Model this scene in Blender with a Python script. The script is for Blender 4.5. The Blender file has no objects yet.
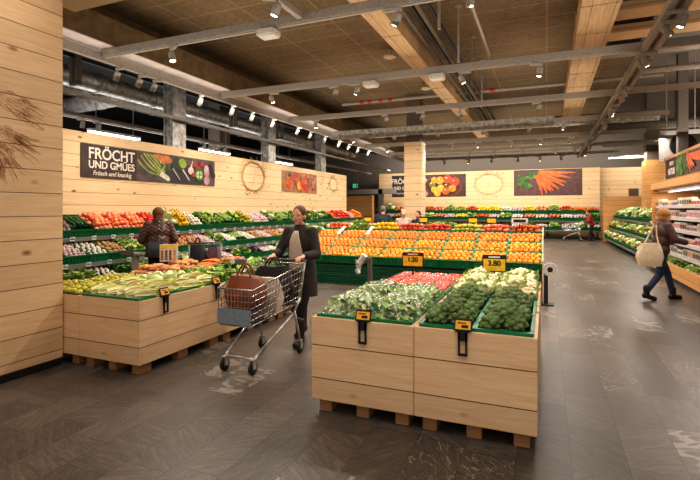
import bpy, bmesh, math, random
from mathutils import Vector, Matrix, Euler, noise as mnoise
PI = math.pi
random.seed(11)
SC = bpy.context.scene
COL = SC.collection
CAM = Vector((0, 0, 1.55))

# ------------------------------------------------------------------ colours / materials
def lin(c):
    out = []
    for v in c:
        v = v / 255.0
        out.append(v / 12.92 if v <= .04045 else ((v + .055) / 1.055) ** 2.4)
    return (out[0], out[1], out[2], 1.0)

class NT:
    def __init__(s, name):
        s.m = bpy.data.materials.new(name); s.m.use_nodes = True
        s.t = s.m.node_tree; s.n = s.t.nodes; s.l = s.t.links
        s.b = s.n['Principled BSDF']
    def node(s, typ, **kw):
        nd = s.n.new(typ)
        for k, v in kw.items(): setattr(nd, k, v)
        return nd
    def link(s, a, b): s.l.new(a, b)
    def math(s, op, a, b=None, c=None):
        nd = s.n.new('ShaderNodeMath'); nd.operation = op
        for i, v in enumerate((a, b, c)):
            if v is None: continue
            if isinstance(v, (int, float)): nd.inputs[i].default_value = v
            else: s.l.new(v, nd.inputs[i])
        return nd.outputs[0]
    def mix(s, fac, a, b, typ='MIX'):
        nd = s.n.new('ShaderNodeMix'); nd.data_type = 'RGBA'; nd.blend_type = typ
        for sock, v in ((nd.inputs[0], fac), (nd.inputs[6], a), (nd.inputs[7], b)):
            if isinstance(v, (int, float)): sock.default_value = v
            elif isinstance(v, tuple): sock.default_value = v
            else: s.l.new(v, sock)
        return nd.outputs[2]
    def ramp(s, fac, stops):
        nd = s.n.new('ShaderNodeValToRGB'); e = nd.color_ramp.elements
        while len(e) < len(stops): e.new(.5)
        for i, (p, c) in enumerate(stops):
            e[i].position = p; e[i].color = c
        s.l.new(fac, nd.inputs[0]); return nd.outputs[0]
    def noise(s, vec, scale, detail=3, rough=.5, dist=0):
        nd = s.n.new('ShaderNodeTexNoise'); nd.inputs['Scale'].default_value = scale
        nd.inputs['Detail'].default_value = detail; nd.inputs['Roughness'].default_value = rough
        nd.inputs['Distortion'].default_value = dist
        if vec is not None: s.l.new(vec, nd.inputs['Vector'])
        return nd.outputs['Fac']
    def coord(s, kind='Object'):
        return s.n.new('ShaderNodeTexCoord').outputs[kind]
    def sep(s, v):
        nd = s.n.new('ShaderNodeSeparateXYZ'); s.l.new(v, nd.inputs[0]); return nd.outputs
    def comb(s, x, y, z):
        nd = s.n.new('ShaderNodeCombineXYZ')
        for i, v in enumerate((x, y, z)):
            if isinstance(v, (int, float)): nd.inputs[i].default_value = v
            else: s.l.new(v, nd.inputs[i])
        return nd.outputs[0]
    def bump(s, h, strength=.3, dist=.01):
        nd = s.n.new('ShaderNodeBump'); nd.inputs['Strength'].default_value = strength
        nd.inputs['Distance'].default_value = dist
        s.l.new(h, nd.inputs['Height']); s.l.new(nd.outputs[0], s.b.inputs['Normal'])

def mat(name, c, rough=.5, metal=0., var=0., c2=None, nscale=30., bump=0., spec=None, stretch=None, emit=0.):
    """plain procedural surface: base colour, optional second colour by noise, per-object tone variation"""
    g = NT(name); b = g.b
    b.inputs['Roughness'].default_value = rough; b.inputs['Metallic'].default_value = metal
    if spec is not None: b.inputs['Specular IOR Level'].default_value = spec
    co = g.coord()
    if stretch:
        mp = g.node('ShaderNodeMapping'); mp.inputs['Scale'].default_value = stretch
        g.link(co, mp.inputs[0]); co = mp.outputs[0]
    nz = g.noise(co, nscale, 3)
    if c2 is None: c2 = tuple(v * .88 for v in c)
    col = g.ramp(nz, [(.35, lin(c)), (.68, lin(c2))])
    if var:
        oi = g.node('ShaderNodeObjectInfo')
        hs = g.node('ShaderNodeHueSaturation')
        g.link(g.math('MULTIPLY_ADD', oi.outputs['Random'], var * .12, .5 - var * .06), hs.inputs['Hue'])
        g.link(g.math('MULTIPLY_ADD', oi.outputs['Random'], var, 1 - var * .5), hs.inputs['Value'])
        g.link(col, hs.inputs['Color']); col = hs.outputs[0]
    g.link(col, b.inputs['Base Color'])
    if bump: g.bump(nz, bump, .01)
    if emit:
        b.inputs['Emission Color'].default_value = lin(c); b.inputs['Emission Strength'].default_value = emit
    return g.m

def emis(name, c, strength):
    g = NT(name); g.b.inputs['Base Color'].default_value = lin(c)
    g.b.inputs['Emission Color'].default_value = lin(c); g.b.inputs['Emission Strength'].default_value = strength
    return g.m

def wood(name, c1, c2, plank=.24, off=0., knots=True, joint=True, axis='z', rough=.55, tone=.16):
    """planked softwood; grain runs along (x+y), planks stack along z (or along x for axis='x')"""
    g = NT(name); p = g.sep(g.coord())
    if axis == 'z':
        u = g.math('ADD', p[0], p[1]); v = p[2]
    elif axis == 'x':
        u = p[1]; v = p[0]
    else:
        u = p[2]; v = g.math('ADD', p[0], p[1])
    vi = g.math('MULTIPLY_ADD', v, 1 / plank, off)
    idx = g.math('FLOOR', vi); fr = g.math('FRACT', vi)
    wn = g.node('ShaderNodeTexWhiteNoise'); wn.noise_dimensions = '1D'; g.link(idx, wn.inputs['W'])
    rnd = wn.outputs['Value']
    us = g.math('ADD', u, g.math('MULTIPLY', rnd, 37.0))
    vec = g.comb(us, g.math('MULTIPLY', v, 14.0), g.math('MULTIPLY', rnd, 9.0))
    gr = g.noise(vec, 2.2, 5, .6, .8)
    fine = g.noise(g.comb(g.math('MULTIPLY', us, 3.0), g.math('MULTIPLY', v, 120.0), 0.0), 1.0, 2)
    m = g.math('MULTIPLY_ADD', fine, .25, g.math('MULTIPLY', gr, .8))
    col = g.ramp(m, [(.30, lin(c1)), (.72, lin(c2))])
    # plank to plank tone
    t = g.math('MULTIPLY_ADD', rnd, tone, 1 - tone * .6)
    hs = g.node('ShaderNodeHueSaturation'); g.link(t, hs.inputs['Value']); g.link(col, hs.inputs['Color']); col = hs.outputs[0]
    if knots:
        vo = g.node('ShaderNodeTexVoronoi'); vo.feature = 'F1'; vo.inputs['Scale'].default_value = 1.0
        g.link(g.comb(g.math('MULTIPLY', us, 2.3), g.math('MULTIPLY', v, 4.4), 0.0), vo.inputs['Vector'])
        k = g.ramp(vo.outputs['Distance'], [(.05, (1, 1, 1, 1)), (.15, (0, 0, 0, 1))])
        col = g.mix(k, col, lin((128, 84, 48)))
    if joint:
        a = g.math('LESS_THAN', fr, .007 / plank)
        col = g.mix(a, col, lin((84, 58, 34)))
    g.link(col, g.b.inputs['Base Color'])
    g.b.inputs['Roughness'].default_value = rough
    g.bump(m, .15, .004)
    return g.m

def floor_mat():
    g = NT('slate_tiles'); p = g.sep(g.coord())
    W, L = .315, .63
    ri = g.math('FLOOR', g.math('MULTIPLY_ADD', p[0], 1 / W, .55)); rf = g.math('FRACT', g.math('MULTIPLY_ADD', p[0], 1 / W, .55))
    wn = g.node('ShaderNodeTexWhiteNoise'); wn.noise_dimensions = '1D'; g.link(ri, wn.inputs['W'])
    yo = g.math('ADD', g.math('MULTIPLY', p[1], 1 / L), wn.outputs['Value'])
    ci = g.math('FLOOR', yo); cf = g.math('FRACT', yo)
    w2 = g.node('ShaderNodeTexWhiteNoise'); w2.noise_dimensions = '2D'; g.link(g.comb(ri, ci, 0.0), w2.inputs['Vector'])
    rnd = w2.outputs['Value']; rc = g.sep(w2.outputs['Color'])
    rot = g.node('ShaderNodeVectorRotate'); rot.rotation_type = 'Z_AXIS'
    g.link(g.coord(), rot.inputs['Vector']); g.link(g.math('MULTIPLY', rc[0], 6.28), rot.inputs['Angle'])
    q = g.sep(rot.outputs[0])
    vec = g.comb(g.math('MULTIPLY', q[0], 3.0), g.math('MULTIPLY', q[1], 22.0), g.math('MULTIPLY', rnd, 50.0))
    st = g.noise(vec, 1.6, 6, .65, 1.2)
    veins = g.noise(g.comb(g.math('MULTIPLY', q[0], 2.0), g.math('MULTIPLY', q[1], 5.0), g.math('MULTIPLY', rnd, 90.0)), 1.3, 3, .5, 2.5)
    speck = g.noise(g.coord(), 70, 4, .7)
    base = g.ramp(g.math('MULTIPLY_ADD', speck, .4, g.math('MULTIPLY', st, .65)), [(.25, lin((46, 41, 38))), (.50, lin((80, 72, 65))), (.80, lin((124, 112, 102)))])
    hs = g.node('ShaderNodeHueSaturation'); g.link(base, hs.inputs['Color'])
    g.link(g.math('MULTIPLY_ADD', rnd, .5, .74), hs.inputs['Value'])
    col = hs.outputs[0]
    vmask = g.math('MULTIPLY', g.ramp(veins, [(.488, (0, 0, 0, 1)), (.5, (1, 1, 1, 1)), (.512, (0, 0, 0, 1))]), g.math('GREATER_THAN', rc[1], .86))
    col = g.mix(g.math('MULTIPLY', vmask, .55), col, lin((190, 178, 152)))
    pale = g.math('MULTIPLY', g.math('GREATER_THAN', rc[2], .9), g.ramp(veins, [(.42, (1, 1, 1, 1)), (.52, (0, 0, 0, 1))]))
    col = g.mix(g.math('MULTIPLY', pale, .45), col, lin((175, 165, 150)))
    j = g.math('MAXIMUM', g.math('LESS_THAN', rf, .012), g.math('LESS_THAN', cf, .006))
    col = g.mix(g.math('MULTIPLY', j, .9), col, lin((40, 36, 34)))
    g.link(col, g.b.inputs['Base Color'])
    g.link(g.math('MULTIPLY_ADD', st, .2, .27), g.b.inputs['Roughness'])
    g.b.inputs['Specular IOR Level'].default_value = .4
    g.bump(st, .05, .003)
    return g.m

def panel_mat(name, c1, c2, sx, sy):
    g = NT(name); p = g.sep(g.coord())
    fx = g.math('FRACT', g.math('MULTIPLY', p[0], 1 / sx)); fy = g.math('FRACT', g.math('MULTIPLY', p[1], 1 / sy))
    nz = g.noise(g.coord(), 14, 5, .7)
    big = g.noise(g.coord(), .6, 2)
    col = g.ramp(g.math('MULTIPLY_ADD', nz, .6, g.math('MULTIPLY', big, .4)), [(.35, lin(c1)), (.65, lin(c2))])
    j = g.math('MAXIMUM', g.math('LESS_THAN', fx, .03 / sx), g.math('LESS_THAN', fy, .03 / sy))
    col = g.mix(g.math('MULTIPLY', j, .6), col, lin((168, 140, 104)))
    g.link(col, g.b.inputs['Base Color']); g.b.inputs['Roughness'].default_value = .9
    return g.m

# ------------------------------------------------------------------ mesh builder
class MB:
    def __init__(s): s.v = []; s.f = []; s.mi = []; s.cur = 0
    def add(s, vs, fs):
        o = len(s.v); s.v += [tuple(v) for v in vs]
        for f in fs: s.f.append(tuple(i + o for i in f)); s.mi.append(s.cur)
        return s
    def m(s, i): s.cur = i; return s
    def box(s, x0, x1, y0, y1, z0, z1, M=None):
        vs = [Vector((x, y, z)) for x in (x0, x1) for y in (y0, y1) for z in (z0, z1)]
        if M is not None: vs = [M @ v for v in vs]
        return s.add(vs, [(0, 1, 3, 2), (4, 6, 7, 5), (0, 4, 5, 1), (2, 3, 7, 6), (0, 2, 6, 4), (1, 5, 7, 3)])
    def bbox(s, x0, x1, y0, y1, z0, z1, b=.006, M=None):
        """box with chamfered vertical-view edges (all 12 edges bevelled)"""
        bm = bmesh.new(); bmesh.ops.create_cube(bm, size=1)
        for v in bm.verts:
            v.co = Vector(((x0 + x1) / 2 + v.co.x * (x1 - x0), (y0 + y1) / 2 + v.co.y * (y1 - y0), (z0 + z1) / 2 + v.co.z * (z1 - z0)))
        b = min(b, .45 * min(abs(x1 - x0), abs(y1 - y0), abs(z1 - z0)))
        bmesh.ops.bevel(bm, geom=bm.edges[:], offset=b, segments=2, affect='EDGES')
        return s.bm(bm, M)
    def bm(s, bm, M=None):
        bm.verts.index_update()
        vs = [(M @ v.co) if M is not None else v.co.copy() for v in bm.verts]
        fs = [tuple(v.index for v in f.verts) for f in bm.faces]
        bm.free(); return s.add(vs, fs)
    def tube(s, a, b, ra, rb=None, n=8, caps=True):
        a = Vector(a); b = Vector(b); rb = ra if rb is None else rb
        d = (b - a).normalized()
        q = d.orthogonal().normalized() if abs(d.z) < .999 else Vector((1, 0, 0))
        if abs(d.z) < .999: q = d.cross(Vector((0, 0, 1))).normalized()
        w = d.cross(q)
        vs = []
        for c, r in ((a, ra), (b, rb)):
            for i in range(n):
                t = 2 * PI * i / n; vs.append(c + q * (r * math.cos(t)) + w * (r * math.sin(t)))
        fs = [(i, (i + 1) % n, n + (i + 1) % n, n + i) for i in range(n)]
        if caps: fs += [tuple(range(n - 1, -1, -1)), tuple(range(n, 2 * n))]
        return s.add(vs, fs)
    def path(s, pts, r, n=6):
        for a, b in zip(pts[:-1], pts[1:]): s.tube(a, b, r, r, n)
        return s
    def ell(s, c, r, n=12, k=8, M=None):
        """ellipsoid"""
        if isinstance(r, (int, float)): r = (r, r, r)
        c = Vector(c); vs = [Vector((0, 0, r[2]))]
        for j in range(1, k):
            ph = PI * j / k
            for i in range(n):
                t = 2 * PI * i / n
                vs.append(Vector((r[0] * math.sin(ph) * math.cos(t), r[1] * math.sin(ph) * math.sin(t), r[2] * math.cos(ph))))
        vs.append(Vector((0, 0, -r[2])))
        fs = [(0, 1 + i, 1 + (i + 1) % n) for i in range(n)]
        for j in range(k - 2):
            o = 1 + j * n
            fs += [(o + i, o + n + i, o + n + (i + 1) % n, o + (i + 1) % n) for i in range(n)]
        o = 1 + (k - 2) * n
        fs += [(o + i, len(vs) - 1, o + (i + 1) % n) for i in range(n)]
        vs = [(c + (M @ v if M is not None else v)) for v in vs]
        return s.add(vs, fs)
    def cap(s, a, b, ra, rb=None):
        """tapered limb with round ends"""
        rb = ra if rb is None else rb
        s.tube(a, b, ra, rb, 14); s.ell(a, ra, 14, 8); s.ell(b, rb, 14, 8); return s
    def loft(s, rings, n=20):
        """rings: (cx,cy,z,rx,ry)"""
        vs = []
        for (cx, cy, z, rx, ry) in rings:
            for i in range(n):
                t = 2 * PI * i / n; vs.append((cx + rx * math.cos(t), cy + ry * math.sin(t), z))
        fs = []
        for j in range(len(rings) - 1):
            o = j * n
            fs += [(o + i, o + (i + 1) % n, o + n + (i + 1) % n, o + n + i) for i in range(n)]
        fs += [tuple(range(n - 1, -1, -1)), tuple(range((len(rings) - 1) * n, len(rings) * n))]
        return s.add(vs, fs)
    def lathe(s, prof, n=16, M=None):
        vs = []
        for (r, z) in prof:
            for i in range(n):
                t = 2 * PI * i / n; v = Vector((r * math.cos(t), r * math.sin(t), z)); vs.append(M @ v if M is not None else v)
        fs = []
        for j in range(len(prof) - 1):
            o = j * n
            fs += [(o + i, o + (i + 1) % n, o + n + (i + 1) % n, o + n + i) for i in range(n)]
        fs += [tuple(range(n - 1, -1, -1)), tuple(range((len(prof) - 1) * n, len(prof) * n))]
        return s.add(vs, fs)
    def poly(s, pts, z0, z1, M=None):
        """flat prism from 2-D outline"""
        n = len(pts)
        vs = [Vector((x, y, z0)) for x, y in pts] + [Vector((x, y, z1)) for x, y in pts]
        if M is not None: vs = [M @ v for v in vs]
        fs = [(i, (i + 1) % n, n + (i + 1) % n, n + i) for i in range(n)] + [tuple(range(n - 1, -1, -1)), tuple(range(n, 2 * n))]
        return s.add(vs, fs)
    def mesh(s, name, mats, smooth=False):
        me = bpy.data.meshes.new(name); me.from_pydata(s.v, [], s.f); me.update()
        for mm in (mats if isinstance(mats, (list, tuple)) else [mats]): me.materials.append(mm)
        me.polygons.foreach_set('material_index', s.mi)
        if smooth: me.polygons.foreach_set('use_smooth', [True] * len(me.polygons))
        return me
    def build(s, name, mats, parent=None, smooth=False, loc=None, label=None):
        bm = bmesh.new(); me = s.mesh(name, mats, smooth)
        bm.from_mesh(me); bmesh.ops.recalc_face_normals(bm, faces=bm.faces); bm.to_mesh(me); bm.free()
        if smooth:
            try: me.set_sharp_from_angle(angle=math.radians(50))
            except Exception: pass
        return put(name, me, parent, loc, label)

def put(name, me, parent=None, loc=None, label=None):
    o = bpy.data.objects.new(name, me); COL.objects.link(o)
    if parent: o.parent = parent
    if loc: o.location = loc
    if label: o['label'] = label
    return o
def tag(o, label=None, cat=None, group=None, kind=None):
    if label: o['label'] = label
    if cat: o['category'] = cat
    if group: o['group'] = group
    if kind: o['kind'] = kind
    return o
def thing(name, label, cat, loc=(0, 0, 0), rz=0., group=None):
    o = bpy.data.objects.new(name, None); COL.objects.link(o); o.empty_display_size = .05
    o.location = loc; o.rotation_euler = (0, 0, rz)
    return tag(o, label, cat, group)
def dup(src, M=None, label=None, group=None):
    r = src.copy(); COL.objects.link(r)
    if M is not None: r.matrix_world = M
    if label: r['label'] = label
    if group: r['group'] = group
    for ch in src.children:
        c = ch.copy(); COL.objects.link(c); c.parent = r
        for g2 in ch.children:
            d = g2.copy(); COL.objects.link(d); d.parent = c
    return r
def struct(name, mb, mats, smooth=False):
    o = mb.build(name, mats, None, smooth); o['kind'] = 'structure'; return o
def T(x, y, z): return Matrix.Translation((x, y, z))
def R(a, ax): return Matrix.Rotation(a, 4, ax)
ORD = ['zeroth', 'first', 'second', 'third', 'fourth', 'fifth', 'sixth', 'seventh', 'eighth', 'ninth', 'tenth', 'eleventh', 'twelfth', 'thirteenth',
       'fourteenth', 'fifteenth', 'sixteenth', 'seventeenth', 'eighteenth', 'nineteenth', 'twentieth']
def ordn(i):
    if i <= 20: return ORD[i]
    tens = {2: 'twenty', 3: 'thirty', 4: 'forty'}[i // 10]
    return (tens[:-1] + 'ieth') if i % 10 == 0 else tens + '-' + ORD[i % 10]
def text(name, s, size, M, m, parent=None, off=0., ext=.002, shear=0., align='CENTER', sx=1.):
    cu = bpy.data.curves.new(name, 'FONT'); cu.body = s; cu.size = size; cu.align_x = align; cu.align_y = 'CENTER'
    cu.offset = off; cu.extrude = ext; cu.shear = shear
    cu.materials.append(m)
    q = bpy.data.objects.new(name, cu); COL.objects.link(q)
    me = bpy.data.meshes.new_from_object(q.evaluated_get(bpy.context.evaluated_depsgraph_get())); me.name = name
    bpy.data.objects.remove(q)
    o = put(name, me, parent)
    o.matrix_local = M @ Matrix.Diagonal((sx, 1, 1, 1))
    return o

# ------------------------------------------------------------------ shared materials
W_BIN = wood('spruce_bin_boards', (234, 200, 160), (212, 172, 130), .25, .96)
W_WALL = wood('spruce_wall_boards', (238, 208, 166), (222, 184, 136), .235, .1)
W_NEAR = wood('spruce_partition_boards', (222, 188, 148), (200, 162, 120), .222, .35)
W_WARM = wood('warm_spruce_boards', (226, 172, 108), (204, 146, 84), .25, .2)
W_PALLET = wood('pallet_wood', (172, 128, 86), (138, 98, 62), .3, 0, False, False)
W_DUCT = wood('duct_timber', (222, 190, 146), (176, 140, 98), .3, 0, False, True, 'x')
M_FLOOR = floor_mat()
M_CEIL = panel_mat('acoustic_ceiling_panels', (100, 84, 60), (142, 120, 90), 1.25, .62)
M_DARKC = mat('dark_soffit', (52, 50, 50), .9)
M_GREYW = mat('grey_plaster', (150, 140, 130), .9)
M_DARKW = mat('dark_plaster', (72, 69, 69), .9)
M_BEAM = mat('brown_beam', (126, 104, 74), .8, c2=(102, 82, 56), nscale=6)
M_STRIP = mat('pale_lit_soffit', (246, 240, 240), .6, c2=(226, 214, 210), nscale=3)  # strong light on the beam underside is put into this pale colour
M_TRACK = mat('grey_painted_steel', (172, 164, 155), .5, .05)
M_ALU = mat('galvanised_steel', (204, 200, 194), .42, .6, c2=(140, 137, 132), nscale=9)
M_WHITE = mat('white_plastic', (228, 222, 214), .45)
M_BLACK = mat('black_plastic', (24, 23, 23), .5)
M_GREYC = mat('grey_column_paint', (112, 102, 92), .7)
M_GREEN = mat('green_crate_plastic', (0, 120, 70), .42, c2=(0, 100, 58), var=.25)
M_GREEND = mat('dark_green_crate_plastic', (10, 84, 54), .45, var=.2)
M_DCRATE = mat('dark_crate_plastic', (42, 34, 28), .5)
M_RACK = mat('black_rack_metal', (28, 30, 30), .5)
M_RAIL = mat('grey_price_rail', (150, 150, 146), .4)
M_TAG = mat('white_price_card', (236, 234, 230), .5)
M_YELLOW = mat('yellow_price_board', (252, 206, 40), .5)
M_ORCARD = mat('orange_price_card', (252, 178, 44), .5)
M_TXTD = mat('dark_print', (30, 24, 18), .6)
M_CHROME = mat('chromed_wire', (190, 190, 190), .25, .9)
M_LAMP = emis('lamp_glow', (255, 236, 205), 14)
M_TUBE = emis('tube_glow', (255, 246, 232), 14)
# ------------------------------------------------------------------ setting
F = 466.7; YAW = math.atan(196 / 466.7)
def proj(p):
    cx = p[0] * math.cos(YAW) + p[1] * math.sin(YAW); cz = -p[0] * math.sin(YAW) + p[1] * math.cos(YAW)
    if cz < .2: return None
    return (350 + F * cx / cz, 209 + F * (1.55 - p[2]) / cz, cz)

struct('floor', MB().box(-19, 9, -4, 31, -.1, 0), M_FLOOR)
struct('ceiling', MB().box(-7.3, 1.75, -1, 31, 5.1, 5.25), M_CEIL)
struct('ceiling_right', MB().box(1.75, 9, -1, 31, 6.3, 6.45), mat('grey_brown_soffit', (104, 94, 84), .9))
struct('ceiling_fascia', MB().box(1.75, 1.85, -1, 31, 5.1, 6.3), M_BEAM)
struct('ceiling_side_bay', MB().box(-19, -7.3, -1, 31, 5.5, 5.65), M_DARKC)
struct('wall_left', MB().box(-8.15, -8, 2.6, 18.65, 0, 3.0), W_WALL)
wn = struct('wall_near', MB().box(-4.67, -4.47, -3.5, 3.2, .07, 4.4), W_NEAR)
o = struct('baseboard_near', MB().box(-4.69, -4.45, -3.5, 3.17, 0, .07), M_BLACK)
struct('trim_1', MB().box(-4.75, -4.68, 3.13, 3.205, 0, 4.4), M_GREYC)
struct('wall_back', MB().box(-9.55, 2.58, 27.4, 27.55, 0, 3.72), W_WALL)
struct('wall_back_right', MB().box(2.6, 7.5, 27.9, 28.05, 0, 3.72), W_WALL)
struct('wall_rear', MB().box(-19, 9, 30.8, 31, 0, 6.3), M_GREYW)
struct('wall_right', MB().box(8.8, 9, -1, 31, 0, 6.3), M_GREYW)
struct('wall_far_left', MB().box(-19, -18.8, -1, 31, 0, 5.65), M_DARKW)
struct('trim_2', MB().box(-12.2, -8.2, 26.4, 26.7, 2.45, 2.75), M_GREYW)
struct('trim_3', MB().box(-9.25, -9.0, 26.4, 26.7, 0, 2.75), M_GREYC)
struct('ceiling_beam', MB().box(-7.3, -6.46, -1, 22.5, 4.195, 4.62).box(-7.3, -7.2, -1, 22.5, 4.63, 5.09), M_BEAM)
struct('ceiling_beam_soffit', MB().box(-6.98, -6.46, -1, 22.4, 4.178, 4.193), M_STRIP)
struct('ceiling_crossbeam', MB().box(-4.7, 3, 3.2, 3.5, 3.68, 4.2), wood('pale_beam_boards', (250, 236, 218), (236, 212, 186), .3, .2))

# engraved drawing of cereal ears on the near boarded wall
def engraving():
    mb = MB(); rnd = random.Random(5)
    X = -4.468
    def stroke(pts, w):
        for a, b in zip(pts[:-1], pts[1:]):
            d = Vector((b[0] - a[0], b[1] - a[1])); L = d.length
            if L < 1e-5: continue
            n = Vector((-d.y, d.x)) / L * w / 2
            vs = [(X, a[0] + n.x, a[1] + n.y), (X, a[0] - n.x, a[1] - n.y), (X, b[0] - n.x, b[1] - n.y), (X, b[0] + n.x, b[1] + n.y)]
            mb.add(vs, [(0, 1, 2, 3)])
    for (cy, cz, ang, L) in ((2.74, 2.50, -.30, .50), (2.70, 2.18, -.45, .52), (2.62, 2.02, -1.0, .42)):
        ca, sa = math.cos(ang), math.sin(ang)
        for k in range(34):                      # overlapping grains of the ear
            t = rnd.uniform(-.45, .5) * L * .62; wdt = .095 * (1 - abs(t / (L * .42)) ** 2) + .01
            s = rnd.uniform(-1, 1) * wdt
            y0 = cy + t * ca - s * sa; z0 = cz + t * sa + s * ca
            pts = []
            for j in range(9):
                u = j / 8 * PI * 1.6; pts.append((y0 + .032 * math.cos(u) * ca - .014 * math.sin(u) * sa, z0 + .032 * math.cos(u) * sa + .014 * math.sin(u) * ca))
            stroke(pts, .0035)
        for k in range(26):                      # long awns
            s = rnd.uniform(-.085, .085); t0 = rnd.uniform(-.1, .25) * L; l2 = rnd.uniform(.25, .5) * L
            pts = []
            for j in range(5):
                t = t0 + l2 * j / 4; ss = s * (1 + j * .18) + .01 * math.sin(j + s * 30)
                pts.append((min(cy + t * ca - ss * sa, 3.17), cz + t * sa + ss * ca))
            stroke(pts, .003)
    ob = mb.build('engraved_drawing', mat('burnt_line_brown', (170, 112, 64), .7), wn, label='brown line drawing of cereal ears')
engraving()

# fainter engraved wreaths on the produce wall and back wall
def wreath(parent, M, rx, rz, name, col):
    mb = MB(); rnd = random.Random(int(rx * 1000))
    def stroke(a, b, w):
        d = (b - a); L = max(d.length, 1e-5); n = Vector((-d.z, 0, d.x)) / L * w / 2
        mb.add([M @ (a + n), M @ (a - n), M @ (b - n), M @ (b + n)], [(0, 1, 2, 3)])
    for ring in range(3):
        k = 40; rr = 1 + (ring - 1) * .05
        pts = [Vector((rx * rr * math.cos(2 * PI * i / k + ring), 0, rz * rr * math.sin(2 * PI * i / k + ring) + .015 * math.sin(i * 5 + ring))) for i in range(k + 1)]
        for a, b in zip(pts[:-1], pts[1:]): stroke(a, b, .022)
    for i in range(70):
        t = rnd.uniform(0, 2 * PI); l = rnd.uniform(.1, .26); a = Vector((rx * math.cos(t), 0, rz * math.sin(t)))
        b = a + Vector((l * math.cos(t + rnd.uniform(-1, 1)), 0, l * math.sin(t + rnd.uniform(-1, 1)))); stroke(a, b, .016)
    stroke(Vector((-.05, 0, -.25)), Vector((.1, 0, .2)), .02)
    mb.build('engraved_drawing', col, parent, label=name)
M_BURN = mat('faint_burnt_line', (206, 162, 112), .7)
wreath(bpy.data.objects['wall_left'], T(-7.996, 11.65, 2.5) @ R(PI / 2, 'Z'), .55, .42, 'faint round wreath drawing', M_BURN)
wreath(bpy.data.objects['wall_left'], T(-7.996, 17.3, 2.55) @ R(PI / 2, 'Z'), .35, .25, 'faint drawing at the wall end', M_BURN)
wreath(bpy.data.objects['wall_back'], T(-3.0, 27.396, 2.95), .75, .55, 'faint round drawing on the back wall', mat('very_faint_line', (214, 172, 120), .7))

# ------------------------------------------------------------------ crates
def crate_mesh(w, d, h, m, name='crate', gap=True):
    mb = MB(); t = .012
    mb.box(-w / 2, w / 2, -d / 2, d / 2, 0, .012)
    ns = 4
    for k in range(ns):
        z0 = .012 + k * (h - .012) / ns; z1 = z0 + (h - .012) / ns * (.68 if gap and k < ns - 1 else 1)
        for sgn in (-1, 1):
            mb.box(-w / 2, w / 2, sgn * d / 2 - (t if sgn > 0 else 0), sgn * d / 2 + (t if sgn < 0 else 0), z0, z1)
            mb.box(sgn * w / 2 - (t if sgn > 0 else 0), sgn * w / 2 + (t if sgn < 0 else 0), -d / 2 + t, d / 2 - t, z0, z1)
    for sgn in (-1, 1):                         # posts
        for i in range(7):
            x = -w / 2 + .02 + (w - .04) * i / 6
            mb.box(x - .008, x + .008, sgn * (d / 2 - .004) - .008, sgn * (d / 2 - .004) + .008, 0, h)
        for i in range(5):
            y = -d / 2 + .02 + (d - .04) * i / 4
            mb.box(sgn * (w / 2 - .004) - .008, sgn * (w / 2 - .004) + .008, y - .008, y + .008, 0, h)
        mb.box(-w / 2 - .006, w / 2 + .006, sgn * (d / 2 - .002) - .012, sgn * (d / 2 - .002) + .012, h - .022, h)   # rim lip
        mb.box(sgn * (w / 2 - .002) - .012, sgn * (w / 2 - .002) + .012, -d / 2, d / 2, h - .022, h)
    return mb.mesh(name, m)
CR_WIDE = crate_mesh(.588, .392, .17, M_GREEN, 'green_crate')        # long side along the display
CR_DEEP = crate_mesh(.392, .588, .15, M_GREEN, 'green_crate')        # short side along the display
CR_BIN = crate_mesh(.396, .59, .11, M_GREEN, 'green_crate')
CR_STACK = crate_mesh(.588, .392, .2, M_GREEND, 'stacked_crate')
CR_DARK = crate_mesh(.396, .59, .10, M_DCRATE, 'dark_crate')

def crate(me, M, label, group, name='produce_crate', cat='crate'):
    o = put(name, me); o.matrix_world = M; return tag(o, label, cat, group)

# ------------------------------------------------------------------ produce meshes
def ico(sub):
    bm = bmesh.new(); bmesh.ops.create_icosphere(bm, subdivisions=sub, radius=1); return bm
def fib(n):
    return [Vector((math.cos(i * 2.39996) * math.sqrt(1 - (1 - 2 * (i + .5) / n) ** 2), math.sin(i * 2.39996) * math.sqrt(1 - (1 - 2 * (i + .5) / n) ** 2), 1 - 2 * (i + .5) / n)) for i in range(n)]
def curd(r, seed, n1, amp, n2, amp2, sub=4, flat=.78, stalk=None):
    rnd = random.Random(seed); bm = ico(sub)
    c1 = [(v + Vector((rnd.uniform(-.12, .12), rnd.uniform(-.12, .12), rnd.uniform(-.12, .12)))).normalized() for v in fib(n1)]
    c2 = [(v + Vector((rnd.uniform(-.06, .06),) * 3)).normalized() for v in fib(n2)]
    cut1 = 1.9 / math.sqrt(n1); cut2 = 1.9 / math.sqrt(n2)
    for v in bm.verts:
        p = v.co.normalized()
        d1 = min((p - c).length for c in c1) / cut1; d2 = min((p - c).length for c in c2) / cut2
        k = 1 + amp * (math.sqrt(max(0, 1 - d1 * d1)) - .6) + amp2 * (math.sqrt(max(0, 1 - d2 * d2)) - .6)
        z = p.z * flat
        if p.z < -.1: k *= 1 + .35 * p.z
        v.co = Vector((p.x * r * k, p.y * r * k, z * r * k))
    mb = MB(); mb.bm(bm)
    if stalk: mb.m(1).tube((0, 0, -r * .95), (0, 0, -r * .1), r * .22, r * .34, 10)
    return mb
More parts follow.
